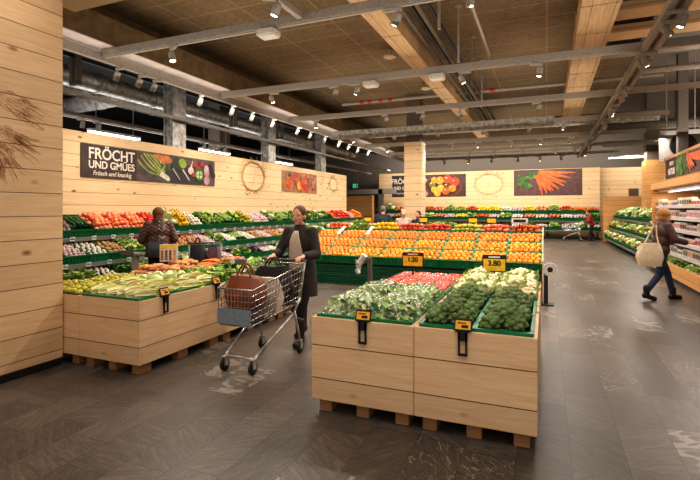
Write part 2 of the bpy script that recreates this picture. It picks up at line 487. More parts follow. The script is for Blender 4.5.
def ball(r, n=14, k=9, sx=1, sy=1, sz=1, dent=0., lobes=0, lob=.08, lump=0., seed=0):
    mb = MB(); mb.ell((0, 0, 0), r, n, k); vs = []
    for v in mb.v:
        p = Vector(v); q = p / r; a = math.atan2(q.y, q.x); h = math.hypot(q.x, q.y)
        f = 1.
        if lobes: f *= 1 - lob * (1 - abs(math.cos(lobes * a / 2))) * h
        if dent and q.z > .6: p.z -= dent * r * (1 - h) * 1.4
        if lump: f *= 1 + lump * mnoise.noise(q * 1.7 + Vector((seed, 0, 0)))
        vs.append((p.x * f * sx, p.y * f * sy, p.z * f * sz))
    mb.v = vs; return mb
def leaf(mb, base, d, up, L, W, curl, wav, rnd, nu=4, nv=5, rib=None, rib_w=.22):
    """one curved leaf blade; optional pale mid-rib on the material slot rib"""
    d = d.normalized(); side = d.cross(up)
    if side.length < 1e-3: side = d.orthogonal()
    side.normalize(); up2 = side.cross(d)
    idx = len(mb.v); vs = []
    for j in range(nv + 1):
        t = j / nv; wj = W * (math.sin(PI * min(1, t * .86 + .12)) ** .8)
        c = base + d * (L * t) + up2 * (curl * L * t * t)
        for i in range(nu + 1):
            s = i / nu * 2 - 1
            wv = wav * math.sin(t * 9 + s * 4 + rnd.random() * 1.5) * abs(s)
            vs.append(c + side * (s * wj / 2) + up2 * (wv + .25 * wj * s * s))
    old = mb.cur
    fs1, fs2 = [], []
    for j in range(nv):
        for i in range(nu):
            a = j * (nu + 1) + i; q = (a, a + 1, a + nu + 2, a + nu + 1)
            mid = abs((i + .5) / nu * 2 - 1) < rib_w * 2 and rib is not None and j < nv - 1
            (fs2 if mid else fs1).append(q)
    o = len(mb.v); mb.v += [tuple(v) for v in vs]
    for f in fs1: mb.f.append(tuple(i + o for i in f)); mb.mi.append(old)
    for f in fs2: mb.f.append(tuple(i + o for i in f)); mb.mi.append(rib)
def leafball(r, n, seed, flat=.85, Ls=1.0, W=1.0, pal=2, rib=None, wav=.12):
    rnd = random.Random(seed); mb = MB()
    for i, p in enumerate(fib(n)):
        if p.z < -.45: continue
        p = (p + Vector([rnd.uniform(-.25, .25) for _ in range(3)])).normalized()
        base = Vector((p.x * r * .35, p.y * r * .35, (p.z * .4 - .25) * r * flat))
        d = Vector((p.x, p.y, p.z * flat + .25)).normalized()
        mb.m(rnd.randrange(pal))
        leaf(mb, base, d, Vector((-p.x, -p.y, 1.2)), r * .85 * Ls * rnd.uniform(.8, 1.15), r * .85 * W, -.25, r * wav, rnd, rib=rib)
    return mb
def cone_veg(L, r0, r1, n=10, seg=7, bend=.06, seed=0):
    rnd = random.Random(seed); mb = MB(); rings = []
    for j in range(seg + 1):
        t = j / seg; r = r0 + (r1 - r0) * t
        r *= min(1, (.15 + math.sqrt(max(0, min(t, 1 - t) * 6)))) if min(t, 1 - t) < .16 else 1
        rings.append((bend * L * math.sin(PI * t), (t - .5) * L, r))
    vs = []
    for (x, y, r) in rings:
        for i in range(n):
            a = 2 * PI * i / n; vs.append((x + r * math.cos(a), y, r * math.sin(a)))
    fs = []
    for j in range(seg):
        o = j * n; fs += [(o + i, o + n + i, o + n + (i + 1) % n, o + (i + 1) % n) for i in range(n)]
    fs += [tuple(range(n)), tuple(range(seg * n + n - 1, seg * n - 1, -1))]
    return mb.add(vs, fs)

mt = lambda n, c, **k: mat(n, c, **k)
P = {}
def reg(kind, meshes, fx, fy, fz, words, plural, cat): P[kind] = dict(me=meshes, fx=fx, fy=fy, fz=fz, w=words, pl=plural, cat=cat)
m_or = mt('orange_peel', (253, 166, 48), rough=.42, c2=(250, 146, 30), var=.22, nscale=60, bump=.15)
m_calyx = mt('green_calyx', (78, 112, 44), rough=.7)
def fruit(r, m, stem=True, **k):
    out = []
    for s in range(2):
        b = ball(r, 14, 10, dent=.12, seed=s * 7 + 1, lump=.05, **k)
        if stem: b.m(1).tube((0, 0, r * .78), (0, 0, r * .93), r * .10, r * .14, 6)
        out.append(b.mesh('fruit', [m, m_calyx], True))
    return out
reg('orange', fruit(.043, m_or), .083, .083, .043, 'orange', 'oranges', 'orange')
m_tom = mt('tomato_skin', (214, 46, 26), rough=.25, c2=(226, 70, 34), var=.3, nscale=8)
def tomato(r, m):
    b = ball(r, 14, 9, sz=.86, dent=.1, lobes=5, lob=.05)
    for i in range(5):
        a = i * 2 * PI / 5; b.m(1).add([(0, 0, r * .80), (r * .12 * math.cos(a - .5), r * .12 * math.sin(a - .5), r * .81), (r * .42 * math.cos(a), r * .42 * math.sin(a), r * .80), (r * .12 * math.cos(a + .5), r * .12 * math.sin(a + .5), r * .81)], [(0, 1, 2, 3)])
    return b.mesh('tomato', [m, m_calyx], True)
reg('tomato', [tomato(.04, m_tom)], .086, .086, .036, 'red tomato', 'tomatoes', 'tomato')
m_pale = mt('pale_pink_tomato', (244, 146, 108), rough=.3, c2=(236, 112, 78), var=.3)
reg('light_tomato', [tomato(.043, m_pale)], .09, .09, .038, 'light red tomato', 'light red tomatoes', 'tomato')
m_lem = mt('lemon_peel', (246, 206, 30), rough=.42, c2=(240, 190, 20), var=.15, nscale=60, bump=.12)
def lemon():
    b = MB(); b.lathe([(.002, -.052), (.008, -.047), (.022, -.036), (.032, -.018), (.034, 0), (.031, .018), (.02, .036), (.009, .045), (.006, .052), (.002, .054)], 12, R(PI / 2, 'X')); return b.mesh('lemon', [m_lem], True)
reg('lemon', [lemon()], .072, .1, .034, 'yellow lemon', 'lemons', 'lemon')
m_apg = mt('yellow_green_apple', (196, 184, 54), rough=.35, c2=(140, 126, 44), var=.3, nscale=12)
reg('apple', fruit(.038, m_apg, sz=.92), .078, .078, .036, 'yellow green apple', 'yellow green apples', 'apple')
m_apr = mt('red_apple', (190, 40, 30), rough=.3, c2=(226, 120, 50), var=.3, nscale=9)
reg('red_apple', fruit(.04, m_apr, sz=.92), .084, .084, .037, 'red apple', 'red apples', 'apple')
m_on = mt('onion_skin', (206, 150, 96), rough=.4, c2=(178, 110, 62), var=.35, nscale=18, stretch=(6, 6, 1))
def onion(m):
    b = MB(); b.lathe([(.004, -.036), (.02, -.033), (.036, -.012), (.037, .006), (.026, .026), (.01, .036), (.006, .052), (.003, .056)], 12); return b.mesh('onion', [m], True)
reg('onion', [onion(m_on)], .08, .08, .03, 'brown onion', 'brown onions', 'onion')
m_gar = mt('garlic_skin', (232, 214, 206), rough=.6, c2=(206, 160, 170), var=.2, nscale=20)
def garlic():
    b = ball(.032, 14, 8, sz=.8, lobes=8, lob=.16); b.tube((0, 0, .018), (.004, 0, .05), .009, .004, 7); return b.mesh('garlic', [m_gar], True)
reg('garlic', [garlic()], .07, .07, .026, 'white garlic bulb', 'garlic bulbs', 'garlic')
m_shal = mt('purple_shallot', (136, 90, 100), rough=.45, c2=(196, 168, 158), var=.4, nscale=14)
reg('red_onion', [onion(m_shal)], .08, .08, .03, 'purple onion', 'purple onions', 'onion')
m_mush = mt('mushroom_cap', (238, 228, 212), rough=.6, var=.12)
def mushroom():
    b = MB(); b.lathe([(.012, -.03), (.011, -.006), (.03, -.006), (.032, .004), (.024, .02), (.01, .027), (.002, .028)], 12); return b.mesh('mushroom', [m_mush], True)
reg('mushroom', [mushroom()], .072, .072, .028, 'white mushroom', 'white mushrooms', 'mushroom')
m_pot = mt('potato_skin', (196, 158, 104), rough=.7, c2=(164, 122, 74), var=.3)
reg('potato', [ball(.04, 12, 8, sx=.85, sy=1.25, sz=.75, lump=.35, seed=s).mesh('potato', [m_pot], True) for s in (1, 2)], .08, .1, .03, 'brown potato', 'potatoes', 'potato')
m_swp = mt('sweet_potato_skin', (206, 140, 84), rough=.65, c2=(174, 106, 58), var=.4)
reg('sweet_potato', [ball(.045, 12, 9, sx=.75, sy=1.7, sz=.72, lump=.45, seed=s).mesh('sweet_potato', [m_swp], True) for s in (3, 4, 5)], .078, .16, .034, 'orange brown sweet potato', 'sweet potatoes', 'sweet potato')
m_carr = mt('carrot_skin', (238, 122, 34), rough=.5, c2=(222, 100, 24), var=.2, nscale=30)
def carrot(s):
    b = cone_veg(.2, .019, .006, seed=s); b.m(1).tube((0, -.1, 0), (0, -.125, .004), .007, .004, 6); return b.mesh('carrot', [m_carr, m_calyx], True)
reg('carrot', [carrot(1)], .042, .23, .02, 'orange carrot', 'carrots', 'carrot')
m_cuc = mt('cucumber_skin', (46, 104, 46), rough=.35, c2=(30, 80, 34), var=.3, nscale=20)
reg('cucumber', [cone_veg(.3, .026, .024, bend=.04).mesh('cucumber', [m_cuc], True)], .06, .34, .026, 'green cucumber', 'cucumbers', 'cucumber')
m_zuc = mt('pale_marrow_skin', (150, 176, 96), rough=.4, c2=(112, 146, 70), var=.3, nscale=20)
reg('courgette', [cone_veg(.24, .027, .03, bend=.05).mesh('courgette', [m_zuc], True)], .065, .28, .028, 'pale green courgette', 'courgettes', 'courgette')
m_egg = mt('aubergine_skin', (52, 26, 52), rough=.2, var=.2)
def auberg():
    b = cone_veg(.19, .03, .045, bend=.05); b.m(1).tube((0, -.085, 0), (0, -.13, .006), .022, .008, 7); return b.mesh('aubergine', [m_egg, m_calyx], True)
reg('aubergine', [auberg()], .1, .24, .044, 'dark purple aubergine', 'aubergines', 'aubergine')
def pepper(m):
    b = ball(.044, 16, 9, sz=1.05, dent=.3, lobes=4, lob=.14); b.m(1).tube((0, 0, .03), (.006, 0, .06), .007, .006, 6); return b.mesh('pepper', [m, m_calyx], True)
m_pepr = mt('red_pepper_skin', (206, 34, 22), rough=.2, var=.2); m_pepy = mt('yellow_pepper_skin', (244, 190, 26), rough=.2, var=.15)
reg('red_pepper', [pepper(m_pepr)], .09, .09, .045, 'red bell pepper', 'red bell peppers', 'pepper')
reg('yellow_pepper', [pepper(m_pepy)], .09, .09, .045, 'yellow bell pepper', 'yellow bell peppers', 'pepper')
m_lg = mt('lettuce_leaf', (162, 196, 88), rough=.5, c2=(126, 172, 62), var=.25, nscale=30); m_lg2 = mt('lettuce_pale_leaf', (220, 230, 156), rough=.5, var=.2)
m_dkl = mt('dark_green_leaf', (58, 110, 40), rough=.5, c2=(44, 90, 32), var=.25, nscale=30); m_wht = mt('white_stem', (232, 234, 206), rough=.5, c2=(214, 222, 178))
reg('lettuce', [leafball(.085, 34, s, W=1.1).mesh('lettuce', [m_lg, m_lg2, m_wht], True) for s in (1, 2)], .16, .16, .05, 'pale green lettuce', 'pale green lettuces', 'lettuce')
reg('dark_lettuce', [leafball(.085, 34, s, W=.9).mesh('lettuce', [m_dkl, m_lg], True) for s in (5, 6)], .16, .16, .05, 'dark green leafy lettuce', 'dark green lettuces', 'lettuce')
m_cab = mt('white_cabbage_leaf', (222, 226, 180), rough=.45, c2=(200, 210, 150), var=.2)
def cabbage(s):
    b = ball(.075, 16, 10, sz=.92, lump=.08, seed=s); rnd = random.Random(s)
    for i in range(6):
        a = i * PI / 3 + rnd.random() * .5; p = Vector((math.cos(a), math.sin(a), 0))
        b.m(1 if i % 2 else 0); leaf(b, Vector((0, 0, -.07)) + p * .03, Vector((p.x, p.y, .9)), Vector((-p.x, -p.y, .6)), .14, .13, .28, .006, rnd)
    return b.mesh('cabbage', [m_cab, m_lg2], True)
reg('cabbage', [cabbage(1)], .165, .165, .07, 'pale cabbage head', 'pale cabbages', 'cabbage')
# broccoli / cauliflower / bulky heads of the front bins
m_bro = mt('broccoli_floret', (126, 144, 88), rough=.8, c2=(78, 102, 54), var=.3, nscale=120, bump=.7)
m_bst = mt('broccoli_stalk', (140, 168, 92), rough=.6)
reg('broccoli', [curd(.076, s, 26, .42, 500, .09, 5, .8, True).mesh('broccoli', [m_bro, m_bst], True) for s in (1, 2, 3)], .128, .128, .055, 'dark green broccoli head', 'broccoli heads', 'broccoli')
m_cau = mt('cauliflower_curd', (244, 230, 196), rough=.6, c2=(226, 206, 160), var=.14, nscale=90, bump=.4)
CAU = [curd(.085, s, 26, .30, 300, .07, 5, .72).mesh('curd', [m_cau], True) for s in (1, 2)]
def cauleaves(s):
    rnd = random.Random(s); mb = MB()
    for i in range(9):
        a = i * 2 * PI / 9 + rnd.uniform(-.2, .2); p = Vector((math.cos(a), math.sin(a), 0)); mb.m(i % 2)
        leaf(mb, p * .045 + Vector((0, 0, -.07)), Vector((p.x * .7, p.y * .7, .85)), Vector((-p.x, -p.y, .5)), .13, .085, .18, .008, rnd, rib=2)
    return mb.mesh('leaves', [m_lg, m_lg2, m_wht], True)
CAUL = [cauleaves(s) for s in (1, 2)]
m_napa = mt('white_heart_leaf', (246, 238, 194), rough=.45, c2=(222, 216, 140), var=.12, nscale=12, stretch=(1, .3, 1)); m_napat = mt('yellow_green_leaf_tip', (206, 214, 118), rough=.5, c2=(180, 196, 90), var=.2)
def napa(s):
    rnd = random.Random(s); mb = MB()
    core = MB(); core.lathe([(.01, -.17), (.05, -.16), (.07, -.1), (.078, 0), (.068, .09), (.04, .15), (.006, .185)], 14, R(-PI / 2, 'X')); mb.add(core.v, core.f)
    for i in range(10):
        a = i * 2.4 + rnd.uniform(-.2, .2); p = Vector((math.cos(a), 0, math.sin(a)))
        mb.m(0); idx = len(mb.f)
        leaf(mb, p * .055 + Vector((0, -.165 + .01 * (i % 3), 0)), Vector((p.x * .1, 1, p.z * .1)), p, .33 + rnd.uniform(-.03, .03), .11, -.10, .006, rnd, nu=4, nv=6)
        for k in range(idx, len(mb.f)):
            if (k - idx) // 4 >= 4: mb.mi[k] = 1
    return mb.mesh('chinese_leaf', [m_napa, m_napat], True)
reg('chinese_leaf', [napa(1), napa(2)], .155, .36, .07, 'pale chinese leaf head', 'chinese leaf heads', 'cabbage')
# bagged salad: leaves and a clear film
def saladleaves(s):
    rnd = random.Random(s); mb = MB()
    for i, p in enumerate(fib(64)):
        if p.z < -.5: continue
        c = Vector((p.x * .095, p.y * .115, p.z * .055)) * rnd.uniform(.55, 1.0); mb.m(rnd.choice((0, 0, 0, 1, 2, 2, 3, 3)))
        d = Vector([rnd.uniform(-1, 1) for _ in range(3)]); d.z *= .5
        leaf(mb, c - d.normalized() * .03, d, Vector((p.x, p.y, abs(p.z) + .4)), rnd.uniform(.05, .085), rnd.uniform(.022, .045), rnd.uniform(-.2, .3), .008, rnd, nu=2, nv=3)
    return mb.mesh('leaves', [m_lg, m_dkl, m_wht, m_lg2], True)
SAL = [saladleaves(s) for s in (1, 2, 3)]
def film_mat():
    g = NT('clear_film'); n = g.n; tr = g.node('ShaderNodeBsdfTransparent'); gl = g.node('ShaderNodeBsdfGlossy'); gl.inputs['Roughness'].default_value = .18
    gl.inputs['Color'].default_value = (1, 1, 1, 1)
    bp = g.node('ShaderNodeBump'); bp.inputs['Strength'].default_value = .9; bp.inputs['Distance'].default_value = .02
    g.link(g.noise(g.coord(), 38, 3, .6, 1.5), bp.inputs['Height']); g.link(bp.outputs[0], gl.inputs['Normal'])
    mx = g.node('ShaderNodeMixShader'); mx.inputs[0].default_value = .10
    g.link(tr.outputs[0], mx.inputs[1]); g.link(gl.outputs[0], mx.inputs[2])
    g.link(mx.outputs[0], n['Material Output'].inputs['Surface']); return g.m
M_FILM = film_mat()
FILM = [ball(.1, 20, 12, sx=1.08, sy=1.3, sz=.72, lump=.3, seed=s).mesh('film', [M_FILM], True) for s in (1, 2)]
# punnet of small red fruit
def punnet():
    tray = MB(); 
    tray.box(-.085, .085, -.06, .06, 0, .004)
    for s in (-1, 1): tray.box(-.085, .085, s * .06 - .002, s * .06 + .002, 0, .04); tray.box(s * .085 - .002, s * .085 + .002, -.06, .06, 0, .04)
    fr = MB(); rnd = random.Random(3)
    for i in range(5):
        for j in range(4):
            fr.m(rnd.choice((0, 0, 0, 1))); fr.ell((-.064 + i * .032 + rnd.uniform(-.004, .004), -.045 + j * .03, .03 + rnd.uniform(0, .014)), .0165, 8, 6)
    lid = MB(); lid.bbox(-.084, .084, -.059, .059, .0412, .056, .006)
    return tray, fr, lid
_t, _f, _l = punnet()
m_pink = mt('pale_red_fruit', (236, 120, 104), rough=.35)
PUN = (_t.mesh('tray', [mt('clear_tray', (214, 206, 200), rough=.3)]), _f.mesh('small_fruit', [m_tom, m_pink], True), _l.mesh('film', [M_FILM], True))

# ------------------------------------------------------------------ filling crates
QUEUE = {}
def inview(p, mar=12):
    q = proj(p)
    return q is not None and -mar < q[0] < 700 + mar and -mar < q[1] < 480 + mar
def place(kind, M, label, group):
    p = M.translation
    if not inview(p): return
    QUEUE.setdefault(kind, []).append(((p - CAM).length, M, label, group))
def fill(M, w, d, kind, z0, label, group, mound=.02, scale=1., layers=1, jit=.25, rnd=random):
    k = P[kind]; fx, fy, fz = k['fx'] * scale, k['fy'] * scale, k['fz'] * scale
    sw = False
    nx = max(1, int((w + .2 * fx) / fx)); ny = max(1, int((d + .2 * fy) / fy))
    for l in range(layers):
        mx, my = nx - l, ny - (l if ny > 1 else 0)
        if mx < 1 or my < 1: break
        for i in range(mx):
            for j in range(my):
                x = (i - (mx - 1) / 2) * (w / nx if nx > 1 else 0); y = (j - (my - 1) / 2) * (d / ny if ny > 1 else 0)
                if nx > 2: x += (.25 if j % 2 else -.25) * fx * .8
                u = (abs(x) / (w / 2)) ** 2; v = (abs(y) / (d / 2)) ** 2
                z = z0 + fz + mound * (1 - .5 * u - .5 * v) + l * fz * 1.45
                x += rnd.uniform(-jit, jit) * fx * .25; y += rnd.uniform(-jit, jit) * fy * .15
                long_ = k['fy'] > 1.5 * k['fx']
                rot = R(rnd.uniform(-.18, .18) + (PI if rnd.random() < .3 else 0), 'Z') if long_ else (R(rnd.uniform(0, 6.28), 'Z') @ R(rnd.uniform(-.5, .5), 'X'))
                place(kind, M @ T(x, y, z) @ rot @ Matrix.Scale(scale * rnd.uniform(.94, 1.06), 4), label, group)
def flush(limit=295):
    for kind, items in QUEUE.items():
        k = P[kind]; items.sort(key=lambda t: t[0]); nm = kind
        for i, (dd, M, label, group) in enumerate(items[:limit]):
            o = put(nm, k['me'][i % len(k['me'])]); o.matrix_world = M; tag(o, label, k['cat'], group)
        rest = items[limit:]
        if rest:
            mb = MB()
            for i, (dd, M, label, group) in enumerate(rest):
                me = k['me'][i % len(k['me'])]; off = len(mb.v)
                mb.v += [tuple(M @ v.co) for v in me.vertices]
                for p in me.polygons: mb.f.append(tuple(v + off for v in p.vertices)); mb.mi.append(p.material_index)
            me0 = k['me'][0]; me = mb.mesh(nm + '_heap', list(me0.materials), True)
            o = put(nm + '_heap', me); tag(o, 'heaps of ' + k['pl'] + ' in the more distant crates of the displays', k['cat'], None, 'stuff')
# ------------------------------------------------------------------ stepped display racks
def rack(label, ox, oy, rz, L, tiers, depth, back_h, cw, cd, end_mat=None):
    t = thing('display_rack', label, 'display rack', (ox, oy, 0), rz)
    for (v, z, a) in tiers:
        Mx = T(0, v, z) @ R(a, 'X')
        MB().box(0, L, .0, cd, -.025, -.004, Mx).build('shelf', M_RACK, t)
        MB().box(0, L, -.018, -.004, -.06, .012, Mx).build('price_rail', M_RAIL, t)
    n = max(2, int(L / 2.4))
    for i in range(n + 1):
        x = .03 + (L - .06) * i / n
        MB().box(x - .03, x + .03, depth - .1, depth - .02, .1, back_h).build('upright', M_RACK, t)
    MB().box(0, L, .25, depth - .1, .02, .10).build('plinth', M_RACK, t)
    return t
def rack_matrix(ox, oy, rz): return T(ox, oy, 0) @ R(rz, 'Z')

def rack_crates(where, ox, oy, rz, n, tiers, names, kinds, me, cw, cd, skip=None, rev=False, end='near end', scale=None, mound=.03, z0=.075, lay2=False):
    Mr = rack_matrix(ox, oy, rz)
    for ti, ((v, z, a), tn) in enumerate(zip(tiers, names)):
        for k in range(n):
            if skip and skip(ti, k): continue
            kk = n - k if rev else k + 1
            kind = kinds[ti][k % len(kinds[ti])]
            M = Mr @ T((k + .5) * cw, v, z) @ R(a, 'X') @ T(0, cd / 2, 0)
            if not inview(M.translation, 25): continue
            pw = P[kind]
            crate(me, M, f"green crate of {pw['pl']}, {ordn(kk)} from {end}, {where} {tn}", f"green crates on the {where}")
            sc = scale(ti, k) if scale else 1.
            fill(M, cw - .03, cd - .03, kind, z0, f"{pw['w']} in the {ordn(kk)} crate from {end}, {where} {tn}", f"{pw['pl']} in crate {kk}, {tn} of the {where}", mound=mound, scale=sc, layers=2 if ti == 0 and lay2 else 1)

def price_tags(where, ox, oy, rz, n, tiers, names, cw, step=1, rev=False, end='near end', skip=None):
    Mr = rack_matrix(ox, oy, rz)
    me = MB().box(-.045, .045, -.006, 0, -.035, .035).m(1).box(-.035, .035, -.0075, -.006, -.012, .004).box(-.035, .0, -.0075, -.006, .014, .024).mesh('price_tag', [M_TAG, M_TXTD])
    for ti, ((v, z, a), tn) in enumerate(zip(tiers, names)):
        for k in range(0, n, step):
            if skip and skip(ti, k): continue
            kk = n - k if rev else k + 1
            M = Mr @ T((k + .95) * cw, v - .02, z - .01) @ R(a * .3, 'X')
            if not inview(M.translation, 0): continue
            o = put('price_tag', me); o.matrix_world = M
            tag(o, f"white price tag under the {ordn(kk)} crate from {end}, {where} {tn}", 'price tag', f"price tags on the {where}")

# left wall display ------------------------------------------------
LT = [(.60, 1.06, math.radians(25)), (.22, .66, math.radians(18)), (0., .32, math.radians(12))]
TN = ['top tier', 'middle tier', 'bottom tier']
rack('long stepped produce display along the left boarded wall', -6.7, 4.6, PI / 2, 14.0, LT, 1.28, 1.3, .4, .6)
K1 = ['red_onion', 'red_onion', 'cucumber', 'light_tomato', 'light_tomato', 'light_tomato', 'tomato', 'cabbage', 'yellow_pepper', 'mushroom', 'lettuce', 'lettuce', 'courgette', 'lettuce', 'apple', 'garlic',
      'garlic', 'cabbage', 'lettuce', 'courgette', 'lettuce', 'dark_lettuce', 'courgette', 'lettuce', 'dark_lettuce', 'cabbage', 'cucumber', 'dark_lettuce', 'carrot', 'tomato', 'tomato', 'tomato', 'garlic', 'carrot', 'orange']
K2 = ['tomato', 'garlic', 'mushroom', 'potato', 'lettuce', 'red_pepper', 'mushroom', 'onion', 'onion', 'garlic', 'lettuce', 'mushroom', 'courgette', 'mushroom', 'potato', 'garlic', 'onion', 'potato', 'garlic', 'lettuce',
      'mushroom', 'lettuce', 'cabbage', 'lettuce', 'mushroom', 'cabbage', 'lettuce', 'garlic', 'mushroom', 'lettuce', 'lettuce', 'red_onion', 'mushroom', 'lemon', 'orange']
K3 = ['lettuce', 'lettuce', 'mushroom', 'dark_lettuce', 'lettuce', 'mushroom', 'garlic', 'cabbage', 'mushroom', 'potato', 'garlic', 'lettuce', 'dark_lettuce', 'aubergine', 'garlic', 'mushroom', 'lettuce', 'garlic', 'aubergine', 'mushroom', 'lettuce',
      'mushroom', 'aubergine', 'garlic', 'lettuce', 'mushroom', 'cabbage', 'lettuce', 'aubergine', 'mushroom', 'lettuce', 'lettuce', 'lemon', 'lemon', 'orange']
rack_crates('left display', -6.7, 4.6, PI / 2, 35, LT, TN, (K1, K2, K3), CR_DEEP, .4, .6, scale=lambda t, k: 1.08 if k < 8 else 1.3, mound=.05, lay2=True,
            skip=lambda t, k: (t == 2 and (k > 25)) )
price_tags('left display', -6.7, 4.6, PI / 2, 35, LT, TN, .4, skip=lambda t, k: t == 2 and k > 8 or k > 18 and k % 2)

# back wall display --------------------------------------------------
BT = [(.62, 1.30, math.radians(26)), (.28, .94, math.radians(22)), (0., .46, math.radians(16))]
rack('long stepped produce display along the back boarded wall', -9.5, 26.1, 0, 12.0, BT, 1.28, 1.4, .6, .4)
B1 = ['mushroom', 'cabbage', 'light_tomato', 'garlic', 'light_tomato', 'red_apple', 'light_tomato', 'lettuce', 'apple', 'red_apple', 'lemon', 'lemon', 'mushroom', 'garlic', 'lemon', 'light_tomato', 'lettuce', 'red_apple', 'carrot', 'carrot']
B2 = ['potato', 'garlic', 'onion', 'mushroom', 'tomato', 'lettuce', 'light_tomato', 'garlic', 'lemon', 'lettuce', 'tomato', 'garlic', 'lettuce', 'mushroom', 'light_tomato', 'garlic', 'light_tomato', 'mushroom', 'garlic', 'dark_lettuce']
B3 = ['lettuce', 'mushroom', 'dark_lettuce', 'garlic', 'lettuce', 'red_onion']
BT2 = BT
rack_crates('back display', -9.5, 26.1, 0, 20, BT2, TN, (B1, B2, B3), CR_WIDE, .6, .4, end='left end', scale=lambda t, k: 1.7, mound=.09, lay2=True, skip=lambda t, k: t > 1 and k < 13)

# right produce wall --------------------------------------------------
RT = [(.42, 1.12, math.radians(26)), (.2, .66, math.radians(20)), (0., .20, math.radians(16))]
rack('stepped vegetable display beside the wood framed cooler', 2.55, 24.9, -PI / 2, 10.4, RT, 1.05, 1.2, .4, .6)
R1 = ['red_onion', 'lettuce', 'courgette', 'lettuce', 'cabbage', 'dark_lettuce', 'cabbage', 'lettuce', 'garlic', 'cabbage', 'dark_lettuce', 'courgette', 'lettuce']
R2 = ['lettuce', 'yellow_pepper', 'cabbage', 'lettuce', 'tomato', 'cabbage', 'lemon', 'lettuce', 'garlic', 'red_onion', 'lettuce', 'mushroom', 'carrot']
R3 = ['cabbage', 'lettuce', 'cabbage', 'yellow_pepper', 'cabbage', 'lettuce', 'light_tomato', 'cabbage', 'garlic', 'potato', 'lettuce', 'cabbage', 'onion']
rack_crates('right display', 2.55, 24.9, -PI / 2, 26, RT, TN, (R1, R2, R3), CR_DEEP, .4, .6, end='the cooler', rev=True, scale=lambda t, k: 1.45, mound=.05, lay2=True)

# ------------------------------------------------------------------ orange island
IX, IY, IL = -5.17, 8.8, 5.1
IT = [(.0, .44, math.radians(22)), (.40, .60, math.radians(22)), (.80, .76, math.radians(22))]
INm = ['lowest tier', 'middle tier', 'upper tier']
t = thing('display_rack', 'long citrus island with three sloping tiers behind the wooden bins', 'display rack', (IX, IY, 0))
for (v, z, a) in IT:
    MB().box(0, IL, 0, .39, -.02, -.003, T(0, v, z) @ R(a, 'X')).build('shelf', M_RACK, t)
MB().box(0, IL, .42, 2.0, 0, .40).box(0, IL, .8, 2.0, .40, .74).build('base', M_RACK, t)
MB().box(0, IL, 1.2, 2.0, .90, .925).build('top_shelf', M_RACK, t)
MB().poly([(0.0, .0), (1.2, .0), (2.0, .0), (2.0, 1.16), (1.2, 1.10), (0, .64)], 0, .02, T(IL + .005, 0, 0) @ R(PI / 2, 'Z') @ R(PI / 2, 'X')).build('end_panel', W_BIN, t)
KI = [['orange'] * 9 for _ in range(3)]
for i in (0, 1):
    KI[0][i] = 'orange'
KI[2][0] = 'lemon'; KI[1][0] = 'orange'
ncol = 8
cwI = IL / 8.5
Mr = T(IX, IY, 0)
for ti, (v, z, a) in enumerate(IT):
    for k in range(9):
        x = IL - (k + .5) * cwI
        if k == 8: x = IL - 8.25 * cwI
        kind = 'lemon' if (ti == 2 and k >= 8) else 'orange'
        M = Mr @ T(x, v, z) @ R(a, 'X') @ T(0, .2, 0)
        pos = f"{ordn(k + 1)} from the right end"
        if k < 8:
            crate(CR_WIDE, M, f"green crate of {P[kind]['pl']}, {pos}, citrus island {INm[ti]}", 'green crates on the citrus island')
            fill(M, .56, .365, kind, .105, f"{P[kind]['w']} in the crate {pos}, citrus island {INm[ti]}", f"{P[kind]['pl']} {pos}, {INm[ti]} of the citrus island", mound=.03)
# crates stacked under the oranges
for k in range(8):
    for s in range(2):
        M = T(IX + IL - (k + .5) * cwI, IY + .2, .2 * s)
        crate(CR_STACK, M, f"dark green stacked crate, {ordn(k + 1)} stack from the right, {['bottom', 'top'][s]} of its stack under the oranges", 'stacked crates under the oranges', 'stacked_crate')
# top of the island: mixed fruit
KT = ['red_apple', 'light_tomato', 'apple', 'tomato', 'red_apple', 'yellow_pepper', 'lettuce', 'red_apple']
for r in range(2):
    for k in range(8):
        kind = (KT if r == 0 else KT[3:] + KT[:3])[k]
        M = Mr @ T(IL - (k + .5) * cwI, 1.42 + .4 * r, .93 + .05 * r)
        pos = f"{ordn(k + 1)} from the right"; row = ['front', 'rear'][r]
        crate(CR_WIDE, M, f"green crate of {P[kind]['pl']}, {pos}, {row} row atop the citrus island", 'green crates on top of the citrus island')
        fill(M, .56, .365, kind, .1, f"{P[kind]['w']} in the {row} crate {pos} atop the citrus island", f"{P[kind]['pl']} {row} {pos} on top of the citrus island", mound=.06, scale=1.15, layers=2 - r)
# green dividers / pale divider boards between orange crates
for i, (kx, c) in enumerate(((7.1, M_WHITE), (5.95, M_WHITE))):
    M = Mr @ T(IL - kx * cwI, .82, .97) @ R(math.radians(22), 'X')
    o = MB().bbox(-.035, .035, 0, .42, 0, .03, .006).build('divider_board', M_WHITE); o.matrix_world = M
    tag(o, ['white sloping divider board between lemons and oranges, left of the pair', 'white sloping divider board above the oranges, right of the pair'][i], 'divider board', 'white divider boards')

